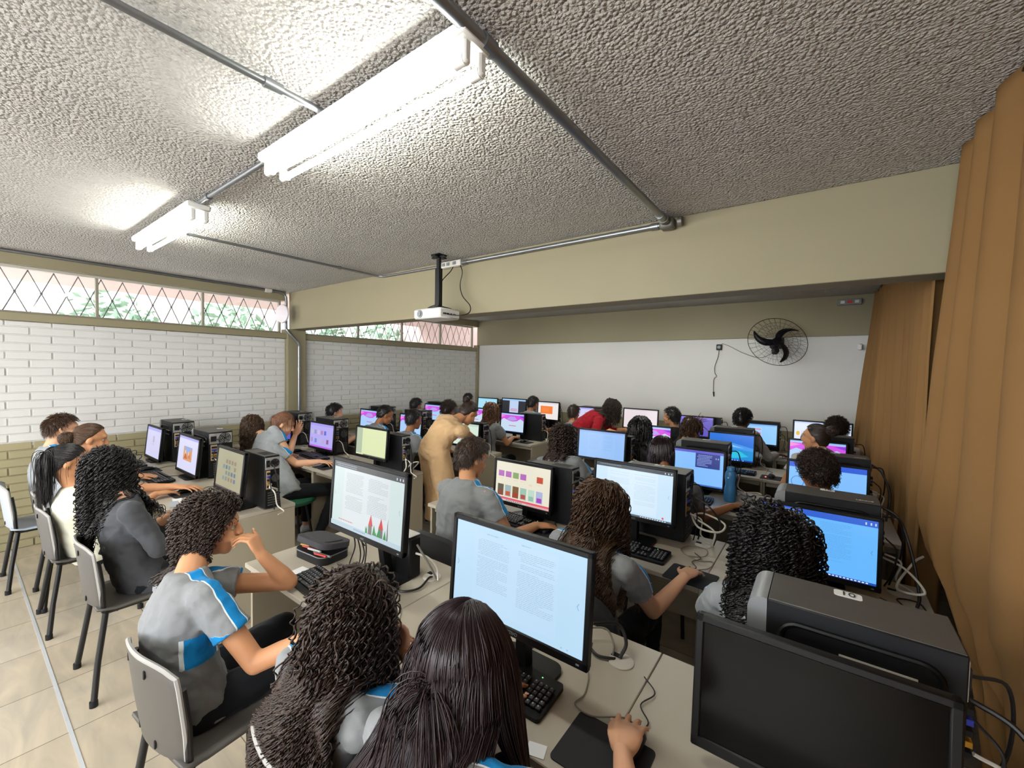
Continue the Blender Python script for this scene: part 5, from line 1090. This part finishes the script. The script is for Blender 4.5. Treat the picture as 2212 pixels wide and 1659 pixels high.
for k, x, y, lab in TOW:
    p = seen[k]
    if k in used_: t = dup(p, (x, y, .75), 0, lab)
    else: t = p; t.location = (x, y, .75); t['label'] = lab; used_.add(k)
    t['group'] = 'computer towers'
    if y == 1.375:
        me = text_mesh('10', .034); me.transform(Matrix.Translation((.01, .06, .4095)) @ Matrix.Rotation(0, 4, 'Z')); me.materials.append(pm('sticker_ink', '#3a3a3a', .6)); st_ = obj('sticker', MB().prism(rrect(.06, .038, .008), .0006, c=(.01, .06, .4075)), M['paper'], t); obj('lettering', me, None, st_)
        lp = [(p[0] + .02, -.0945, p[1] + .318) for p in rrect(.30, .085, .038, 6)]; obj('side_moulding', MB().tube(lp, .0075, 8, closed=True), M['black'], t)
        obj('side_stripe', MB().box((.06, -.0945, .318), (.14, .003, .006)), M['cream'], t)
    if y == 2.62 and x > 0:
        me = text_mesh('Lenovo', .022); me.transform(Matrix.Translation((.15, -.05, .4085))); me.materials.append(M['white']); obj('lettering', me, None, t)
    if y == 3.93 and x > 0:
        me = text_mesh('Lenovo', .022); me.transform(Matrix.Translation((.15, -.05, .4085))); me.materials.append(M['white']); obj('lettering', me, None, t)
t = thing('mini_computer', 'small glossy black computer box standing behind the red-roofed-towers screen', 'computer', (-1.60, 1.31, .75))
obj('case', MB().box((0, 0, .10), (.16, .075, .20), 0, .012), M['black'], t); obj('top_cover', MB().box((0, 0, .203), (.15, .068, .006), 0, .003), M['white'], t); obj('cable', MB().tube(spline([(.08, 0, .12), (.14, .02, .11), (.17, .05, .06), (.19, .04, .008)], 6), .005, 6), M['cabw'], t)

# ---- keyboards, mice, pads
def make_kb():
    t = thing('keyboard', 'kb', 'keyboard', (0, 0, .75)); mb = MB(); R = Matrix.Rotation(radians(4), 3, 'X')
    obj('case', MB().prism(rrect(.45, .155, .012), .014, R, (0, 0, .004)), M['black'], t)
    kk = MB(); ks = kk
    def key(u, v, w_, d=.0155): kk.box(R @ V((u, v, .0205)) + V((0, 0, .004)), (w_, d, .007), 0, .002, R); ks.box(R @ V((u - .002, v + .002, .0243)) + V((0, 0, .004)), (.004, .005, .0004), 1, 0, R)
    for j in range(5):
        n = 15 if j < 4 else 0
        for i in range(n): key(-.205 + i * .0185 + (.004 * j % .008), .028 - j * .0185 + .002, .0158)
    for u, w_ in ((-.200, .022), (-.174, .022), (-.148, .022), (-.085, .095), (-.02, .022), (.006, .022), (.032, .022), (.055, .018)): key(u, -.046, w_)
    for i in range(15): key(-.205 + i * .0185, .058, .0145, .012)
    for j in range(3):
        for i in range(3): 
            if j != 2 or True: key(.085 + i * .0185, (.030, .0115, -.046)[j], .0155)
    key(.1035, -.0275, .0155)
    for j in range(5):
        for i in range(4): key(.152 + i * .0185, .030 - j * .019, .0155)
    obj('keys', kk, [M['key'], M['keyg']], t)
    obj('indicator_light', MB().box(R @ V((.155, .060, .016)) + V((0, 0, .004)), (.004, .003, .001), 0), M['led'], t)
    obj('cable', MB().tube(spline([(0, .078, .012), (-.01, .12, .006), (.03, .17, .005), (.05, .23, .005)], 6), .0025, 6), M['cabb'], t)
    return t
def make_mouse():
    t = thing('mouse', 'mouse', 'mouse', (0, 0, .753)); mb = MB()
    mb.loft([(V((0, y, hz * .5 - .001)), V((1, 0, 0)), V((0, 0, 1)), wx, hz * .52) for y, wx, hz in ((-.054, .014, .014), (-.046, .024, .026), (-.02, .030, .036), (.01, .029, .033), (.035, .027, .024), (.050, .021, .014), (.054, .012, .008))], 16)
    obj('body', mb, M['black'], t, ang=60); obj('scroll_wheel', MB().cyl((-.003, .032, .020), (.003, .032, .020), .009, n=12), M['silver'], t)
    obj('cable', MB().tube(spline([(0, .052, .006), (.01, .10, .003), (-.03, .15, .003), (-.01, .22, .003), (-.06, .27, .003)], 6), .0022, 6), M['cabb'], t)
    return t
kb0 = make_kb(); ms0 = make_mouse(); U = {'k': False, 'm': False}
def put_kb(x, y, rz, lab):
    t = dup(kb0, (x, y, .75), rz, lab) if U['k'] else kb0
    if not U['k']: t.location = (x, y, .75); t.rotation_euler = (0, 0, rz); t['label'] = lab; U['k'] = True
    t['group'] = 'keyboards'
def put_mouse(x, y, rz, lab, z=.753):
    t = dup(ms0, (x, y, z), rz, lab) if U['m'] else ms0
    if not U['m']: t.location = (x, y, z); t.rotation_euler = (0, 0, rz); t['label'] = lab; U['m'] = True
    t['group'] = 'mice'
def put_pad(x, y, rz, lab, w_=.22, d=.185):
    o = obj('mousepad', MB().prism(rrect(w_, d, .014, 4), .003), M['pad']); o.location = (x, y, .7502); o.rotation_euler = (0, 0, rz); tag(o, lab, 'mousepad', 'mousepads')
SET = [
 (-1.735, .985, -.06, None, 'before the red-roofed-towers screen'), (-.835, 1.05, 0, (-.372, 1.065, .0), 'of the nearest lit screen'),
 (-1.60, 2.20, -.05, (-1.335, 2.19, 0), 'before the book-cover screen'), (-.85, 2.255, 0, (-.505, 2.16, -.12), 'before the white two-page document'), (-.02, 2.20, 0, (.30, 2.2, 0), 'under the deep blue screen by the curtain'),
 (-1.68, 3.46, 0, None, 'before the pale blue screen'), (-.87, 3.47, 0, (-.46, 3.44, -.4), 'before the menu screen'), (.0, 3.46, 0, None, 'before the dark-banded blue screen'),
 (-.72, 4.73, 0, (-.36, 4.70, 0), 'before the seascape desktop'), (0, 4.74, 0, None, 'beside the hooded girl'),
 (-5.40, 1.06, 0, (-5.02, 1.10, 0), 'nearest the brick wall in the first row'), (-4.57, 1.06, 0, (-3.93, 1.09, 0), 'before the orange comic screen'),
 (-4.42, 2.37, -.1, (-4.85, 2.40, 0), 'before the lilac screen'), (-3.42, 2.20, 0, (-3.93, 2.23, 0), 'before the lime screen'),
 (-3.62, 4.665, 0, (-3.27, 4.70, 0), 'before the long brown twists'), (-3.42, 3.42, 0, None, 'under the adult in beige'),
]
for x, y, rz, pm_, lab in SET:
    put_kb(x, y, rz, 'black keyboard ' + lab)
    if pm_: put_pad(*((pm_[0] + .02, pm_[1] - .01) if pm_[0] != -.372 else (-.425, 1.0)), pm_[2] * .5, 'black mousepad ' + lab); put_mouse(pm_[0], pm_[1], pm_[2], 'black corded mouse ' + lab, .7535)
put_pad(-3.28, .99, -.2, 'dark mousepad on the aisle-end corner of the first window-side row', .20, .18)
put_mouse(-4.05 - .9, 1.12, .3, 'idle dark mouse between the two window-side keyboards, first row', .751) if False else None
tag(obj('indicator_glow', MB().ell((-.405, 4.655, .762), (.008, .012, .005)), M['redled']), 'glowing red light of the mouse before the seascape desktop', 'light')

# ---- chairs
def make_chair(shell, nm='school_chair'):
    t = thing(nm, 'chair', 'chair', (0, 0, 0)); P = []; nx, nz = 12, 10
    def back(u, v): # u across -1..1, v up 0..1
        w_ = .195 * (1 if v < .75 else 1 - .10 * ((v - .75) / .25) ** 2) * (.90 + .10 * min(1, v * 3)); return V((u * w_, -.215 - .035 * v + .035 * u * u, .47 + .33 * v - (.030 * abs(u) ** 4 if v > .9 else 0) + (.0)))
    mb = MB(); mb.grid([[back(-1 + 2 * i / nx, j / nz) for i in range(nx + 1)] for j in range(nz + 1)])
    o = obj('backrest', mb, M[shell], t); s_ = o.modifiers.new('t', 'SOLIDIFY'); s_.thickness = .010; s_.offset = 0; bv = o.modifiers.new('b', 'BEVEL'); bv.width = .004; bv.segments = 2
    eg = MB(); pts = [back(-1, j / nz) for j in range(nz + 1)] + [back(-1 + 2 * i / nx, 1) for i in range(1, nx + 1)] + [back(1, j / nz) for j in range(nz - 1, -1, -1)]
    eg.tube(pts, .0075, 6); obj('edge_band', eg, M['chairedge'], t)
    sl = MB()
    for u in (-.55, .25):
        for v in (.10, .86): p = back(u, v); sl.box(p + V((.012, -.0065, 0)), (.010, .005, .028), 0, .002)
    obj('slot', sl, M['slot'], t)
    mb = MB(); mb.grid([[V((x * (.20 - .012 * (y_ > .9)), -.20 + .40 * y_, .455 + .010 * x * x - .018 * max(0, y_ - .8) * 5 * (y_ - .8) * 5 + .02 * max(0, .15 - y_) * 6)) for x in [-1 + 2 * i / 10 for i in range(11)]] for y_ in [k / 12 for k in range(13)]])
    o = obj('seat', mb, M[shell], t); s_ = o.modifiers.new('t', 'SOLIDIFY'); s_.thickness = .012; s_.offset = -1
    for q in (-1, 1):
        for y0, y1 in ((-.165, -.225), (.155, .215)):
            g = MB(); g.tube([(q * .165, y0, .445), (q * .172, y0 + (y1 - y0) * .2, .36), (q * .185, y0 + (y1 - y0) * .6, .20), (q * .225, y1, .012)], .0135, 10); obj('leg', g, M['legb'], t)
            obj('rubber_foot', MB().cyl((q * .225, y1, 0), (q * .224, y1, .03), .017, n=10), M['foot'], t)
    g = MB()
    for q in (-1, 1): g.tube([(q * .165, .16, .440), (q * .165, -.16, .440), (q * .180, -.175, .455), (q * .188, -.178, .49), (q * .190, -.182, .60), (q * .184, -.195, .72)], .0115, 8)
    g.tube([(-.165, -.12, .437), (.165, -.12, .437)], .011, 8); g.tube([(-.165, .13, .437), (.165, .13, .437)], .011, 8); obj('frame', g, M['legb'], t)
    return t
ch = make_chair('chair'); chw = make_chair('chairw')
chw.location = (-5.06, .47, 0); chw['label'] = 'pale grey shell chair nearest the brick wall, first row'; chw['group'] = 'shell chairs'
ch.location = (-1.79, .60, 0); ch.rotation_euler = (0, 0, .10); ch['label'] = 'grey shell chair with slotted back carrying the person with chin on hand'; ch['group'] = 'shell chairs'
for x, y, rz, lab in ((-3.14, .64, 0, 'grey shell chair carrying the girl in charcoal sweatshirt'), (-4.08, .58, 0, 'grey shell chair carrying the girl in the cream top'), (-4.52, .60, 0, 'grey shell chair under the girl with the low bun'),
    (-1.03, .69, -.04, 'grey shell chair with a pale edge, carrying the girl with long ringlets'), (-.56, .62, 0, 'grey shell chair under the girl with straight waist-length hair'),
    (-4.50, 1.84, 0, 'grey shell chair under the girl with the auburn ponytail'), (-5.3, 2.98, 0, 'grey shell chair beside the column, third row'), (-4.45, 3.10, 0, 'grey shell chair under the bowed boy'), (-3.80, 3.02, 0, 'grey shell chair under the boy seen from behind'),
    (-3.55, 4.24, 0, 'grey shell chair under the girl with brown twists'), (-4.28, 4.12, 0, 'grey shell chair behind the adult in beige'), (-5.25, 4.35, 0, 'grey shell chair by the bricks, fourth row'), (-5.25, 5.60, 0, 'grey shell chair in the back corner'), (-3.72, 5.50, 0, 'grey shell chair under the boy at the orange screen'),
    (-2.95, 5.45, 0, 'grey shell chair beside the adult in red'), (-1.5, 5.5, 0, 'grey shell chair under the boy in black'), (-.66, 5.45, 0, 'grey shell chair under the dark-haired pale hoodie'), (.12, 5.46, 0, 'grey shell chair before the wide white monitor')):
    c = dup(ch, (x, y, 0), rz, lab); c['group'] = 'shell chairs'
def make_pad_chair():
    t = thing('upholstered_chair', 'chair', 'chair', (0, 0, 0)); mb = MB(); mb.prism(rrect(.43, .34, .12, 7), .035, Matrix.Rotation(radians(97), 3, 'X'), (0, -.215, .66))
    hole = MB(); obj('backrest', mb, M['chairb'], t)
    obj('back_handle', MB().tube(spline([(-.10, -.262, .60), (-.08, -.27, .665), (0, -.272, .69), (.08, -.27, .665), (.10, -.262, .60)], 6), .006, 8), M['silver'], t)
    obj('seat', MB().prism(rrect(.43, .42, .08, 6), .045, None, (0, 0, .43)), M['chairb'], t)
    for q in (-1, 1):
        for y0, y1 in ((-.15, -.20), (.15, .20)): obj('leg', MB().tube([(q * .17, y0, .43), (q * .20, y1, .0)], .0125, 8), M['legb'], t)
        obj('back_support', MB().tube([(q * .16, -.15, .43), (q * .165, -.235, .46), (q * .16, -.25, .62)], .011, 8), M['legb'], t)
    return t
pc0 = make_pad_chair(); pc0.location = (-1.69, 1.83, 0); pc0['label'] = 'black upholstered chair with rounded back under the boy with cropped brown hair'; pc0['group'] = 'upholstered chairs'
for x, y, lab in ((-.84, 1.80, 'black upholstered chair under the girl with long wavy brown hair'), (-.10, 1.78, 'black upholstered chair under the girl with black ringlets'), (-1.68, 3.03, 'black upholstered chair at the pale blue screen'), (-.88, 3.05, 'black upholstered chair at the menu screen'),
    (-.02, 3.0, 'black upholstered chair under the boy with short curls'), (-1.5, 4.22, 'black upholstered chair under the braided hair'), (-1.02, 4.22, 'black upholstered chair under the bronze-streaked hair'), (0, 4.35, 'black upholstered chair under the hooded girl')):
    c = dup(pc0, (x, y, 0), 0, lab); c['group'] = 'upholstered chairs'
t = thing('stool', 'stool with a round green vinyl seat beside the aisle, second row', 'stool', (-4.08, 1.97, 0)); obj('seat', MB().lathe([(.001, .43), (.20, .43), (.215, .445), (.212, .465), (.19, .478), (.001, .482)], n=28), M['green'], t)
for a in range(4): obj('leg', MB().tube([(.12 * cos(a * pi / 2 + .8), .12 * sin(a * pi / 2 + .8), .43), (.20 * cos(a * pi / 2 + .8), .20 * sin(a * pi / 2 + .8), 0)], .0125, 8), M['legb'], t)

# ---- small things
t = thing('water_bottle', 'blue waisted water bottle with a dark strap standing by the menu screen', 'bottle', (-.548, 3.62, .75))
obj('body', MB().lathe([(.001, 0), (.038, 0), (.043, .01), (.045, .05), (.041, .10), (.034, .13), (.037, .16), (.041, .19), (.038, .22), (.030, .235), (.001, .236)], n=28), M['bottle'], t); obj('cap', MB().lathe([(.001, .234), (.028, .234), (.029, .262), (.024, .27), (.001, .27)], n=24), M['bottle'], t); obj('emblem', MB().ell((-.01, -.0405, .19), (.006, .0015, .006)), M['paper'], t)
obj('strap', MB().tube(spline([(.028, -.01, .25), (.052, -.02, .20), (.046, -.03, .12), (.050, -.02, .06)], 6), [.004] * 19, 6), M['strap'], t)
t = thing('pencil_case', 'half-open charcoal zip case holding red and white pens on the desk', 'pencil case', (-2.09, 1.165, .75), .08)
obj('body', MB().prism(rrect(.25, .17, .045, 6), .040, None, (0, 0, 0)), M['caseb'], t)
lid = MB().prism(rrect(.26, .175, .048, 6), .028, Matrix.Rotation(radians(-11), 3, 'X'), (0, .005, .066)); lid.prism(rrect(.20, .115, .03, 6), .006, Matrix.Rotation(radians(-11), 3, 'X'), (0, .008, .093)); obj('lid', lid, M['caseg'], t)
obj('zip', MB().tube([(p[0], p[1], .041) for p in rrect(.252, .172, .045, 6)], .0028, 5, closed=True), M['silver'], t)
t2 = [(-.085, 'red', .10), (-.02, 'paper', .09), (.05, 'red', .08), (-.10, 'pencil', .06), (.03, 'silver', .12)]
for k, (x, m, l) in enumerate(t2):
    p0 = rz_m(.08) @ V((x, -.045 - .010 * (k % 3), 0)) + V((-2.09, 1.155, .800 + .006 * (k % 2))); p1 = p0 + rz_m(.08) @ V((l, .01, 0))
    tag(obj('pen', MB().cyl(p0, p1, .0055, n=8), M[m]), ['thick red marker in the open pencil case', 'white pen in the middle of the pencil case', 'second red marker, right side of the pencil case', 'short yellow pencil at the left end of the pencil case', 'grey pen at the right end of the pencil case'][k], 'pen', 'pens in the case')
def sheet(x, y, w_, d, rz, lab, m='paper', th=.0015):
    o = obj('paper_sheet', MB().prism([(-w_ / 2, -d / 2), (w_ / 2, -d / 2), (w_ / 2, d / 2), (-w_ / 2, d / 2)], th), M[m]); o.location = (x, y, .7503); o.rotation_euler = (0, 0, rz); tag(o, lab, 'paper')
sheet(-1.985, .975, .11, .14, .1, 'white paper sheet under the corner of the keyboard, beside the propped elbow')
sheet(-3.74, .985, .15, .055, -.2, 'white card lying on the first window-side row'); sheet(-3.66, .945, .15, .055, -.2, 'slate-blue card beside the white card', 'chairw', .004)
sheet(-3.13, 2.33, .10, .07, .4, 'white note at the aisle end of the second row'); sheet(-3.09, 2.42, .09, .06, -.3, 'blue and white card beside the white note', 'blue', .002); sheet(-3.28, 3.42, .22, .16, .1, 'white papers under the hands of the adult in beige')
sheet(-.57, .905, .05, .04, .3, 'small white slip below the nearest keyboard'); sheet(-3.87, 2.17, .12, .07, .2, 'white slip under the hand of the girl with auburn ponytail')
def cable(pts, r_, m, lab): tag(obj('cable', MB().tube(spline(pts, 9), r_, 8), M[m]), lab, 'cable')
cable([(-.60, 1.30, .82), (-.605, 1.275, .76), (-.575, 1.22, .754), (-.555, 1.15, .754), (-.56, 1.10, .754), (-.50, 1.09, .755), (-.42, 1.14, .757), (-.375, 1.115, .762)], .0022, 'cabg', 'thin grey mouse lead curving over the nearest desk')
cable([(-.62, 1.34, .86), (-.56, 1.42, .84), (-.52, 1.40, .80), (-.53, 1.37, .757)], .0065, 'cabb', 'thick black lead arching into the grommet behind the nearest lit screen')
cable([(-.66, 1.36, .78), (-.60, 1.33, .762), (-.55, 1.35, .758), (-.545, 1.365, .752)], .005, 'cabb', 'black lead lying flat to the same grommet')
cable([(-.68, 1.38, .80), (-.61, 1.43, .80), (-.57, 1.41, .77), (-.555, 1.37, .757)], .0035, 'cabg', 'grey lead looping behind the nearest lit screen')
cable([(-1.79, 1.14, 1.0), (-1.80, 1.17, .88), (-1.83, 1.16, .78), (-1.79, 1.17, .76), (-1.77, 1.18, .85), (-1.78, 1.15, .99)], .003, 'cabb', 'black lead hanging in a loop under the raised monitor')
cable([(-1.74, 1.14, .99), (-1.74, 1.18, .86), (-1.76, 1.17, .77), (-1.73, 1.17, .78), (-1.71, 1.17, .9), (-1.73, 1.15, .98)], .003, 'cabb', 'second hanging black loop under the raised monitor')
cable([(-1.62, 1.15, .99), (-1.90, 1.20, .93), (-2.02, 1.30, .86), (-2.0, 1.36, .76)], .0035, 'cabb', 'black lead drooping from the raised monitor behind the pencil case')
cable([(-1.50, 1.30, .92), (-1.44, 1.33, .82), (-1.43, 1.36, .756)], .005, 'cabg', 'grey lead from the small box to the grommet')
cable([(-1.58, 1.25, .76), (-1.48, 1.18, .758), (-1.42, 1.24, .762), (-1.45, 1.33, .765), (-1.46, 1.36, .755)], .005, 'cabb', 'black lead curling beside the small black box')
cable([(-1.36, 1.10, .753), (-1.28, 1.03, .753), (-1.15, 1.00, .753), (-1.10, 1.02, .753)], .002, 'cabg', 'thin grey lead crossing the desk between the two lit screens')
cable([(-.60, 2.62, 1.02), (-.50, 2.60, .98), (-.44, 2.62, .88), (-.47, 2.60, .757)], .0045, 'cabb', 'black lead arching down to the grommet of the second row')
cable([(-.60, 2.60, .92), (-.53, 2.50, .88), (-.43, 2.52, .87), (-.42, 2.62, .89), (-.54, 2.67, .91), (-.58, 2.60, .90), (-.46, 2.55, .86), (-.475, 2.59, .757)], .0055, 'cabw', 'coiled white network lead above the second-row grommet')
cable([(-.61, 2.45, .755), (-.56, 2.38, .755), (-.48, 2.42, .756), (-.49, 2.52, .757), (-.58, 2.52, .756), (-.60, 2.42, .755), (-.50, 2.35, .755), (-.43, 2.38, .755), (-.43, 2.29, .756), (-.47, 2.23, .758)], .0022, 'cabg', 'thin tangled mouse lead on the second row desk')
cable([(-.55, 3.82, .80), (-.46, 3.76, .80), (-.36, 3.82, .79), (-.40, 3.90, .78), (-.50, 3.86, .77), (-.52, 3.72, .756), (-.42, 3.62, .755)], .0042, 'cabw', 'white looping lead beside the blue bottle')
cable([(-.53, 3.88, .76), (-.44, 3.80, .757), (-.40, 3.70, .755), (-.46, 3.60, .755), (-.44, 3.52, .757)], .0025, 'cabg', 'thin lead trailing to the mouse before the menu screen')
cable([(-3.05, 1.33, .93), (-2.99, 1.30, .92), (-3.03, 1.36, .88), (-3.14, 1.34, .82), (-3.12, 1.40, .76)], .0065, 'cabw', 'thick white lead bent in a hook at the aisle end, first row')
cable([(-3.06, 2.50, .93), (-3.02, 2.48, .84), (-3.10, 2.50, .76), (-3.03, 2.55, .86), (-2.99, 2.60, .87), (-3.08, 2.62, .80), (-3.10, 2.58, .755)], .006, 'cabw', 'white lead standing in a loop at the aisle end, second row')
cable([(.29, 1.37, 1.02), (.36, 1.34, 1.0), (.40, 1.30, .93), (.40, 1.24, .83), (.375, 1.18, .76)], .0065, 'cabb', 'thick black power lead hanging from the nearest tower by the curtain')
cable([(.25, 2.66, 1.12), (.31, 2.64, 1.08), (.35, 2.58, .95), (.37, 2.50, .80), (.36, 2.46, .757)], .0065, 'cabb', 'thick black lead from the tower behind the deep blue screen')
cable([(.29, 3.92, 1.12), (.36, 3.90, 1.06), (.40, 3.85, .92), (.38, 3.78, .76)], .0065, 'cabb', 'thick black lead from the third-row tower by the curtain')
cable([(.25, 2.60, .90), (.33, 2.55, .88), (.38, 2.45, .83), (.30, 2.52, .80), (.36, 2.60, .90), (.40, 2.66, .92)], .005, 'cabw', 'white leads coiled between the deep blue screen and the curtain')
cable([(.27, 2.45, .756), (.33, 2.40, .757), (.30, 2.50, .757), (.37, 2.52, .757), (.39, 2.42, .757)], .003, 'cabb', 'black leads tangled on the desk under the curtain, second row')
cable([(.27, 1.30, .80), (.34, 1.28, .80), (.40, 1.31, .82), (.36, 1.36, .84), (.28, 1.34, .82)], .006, 'cabw', 'cream leads bunched beside the switched-off monitor')
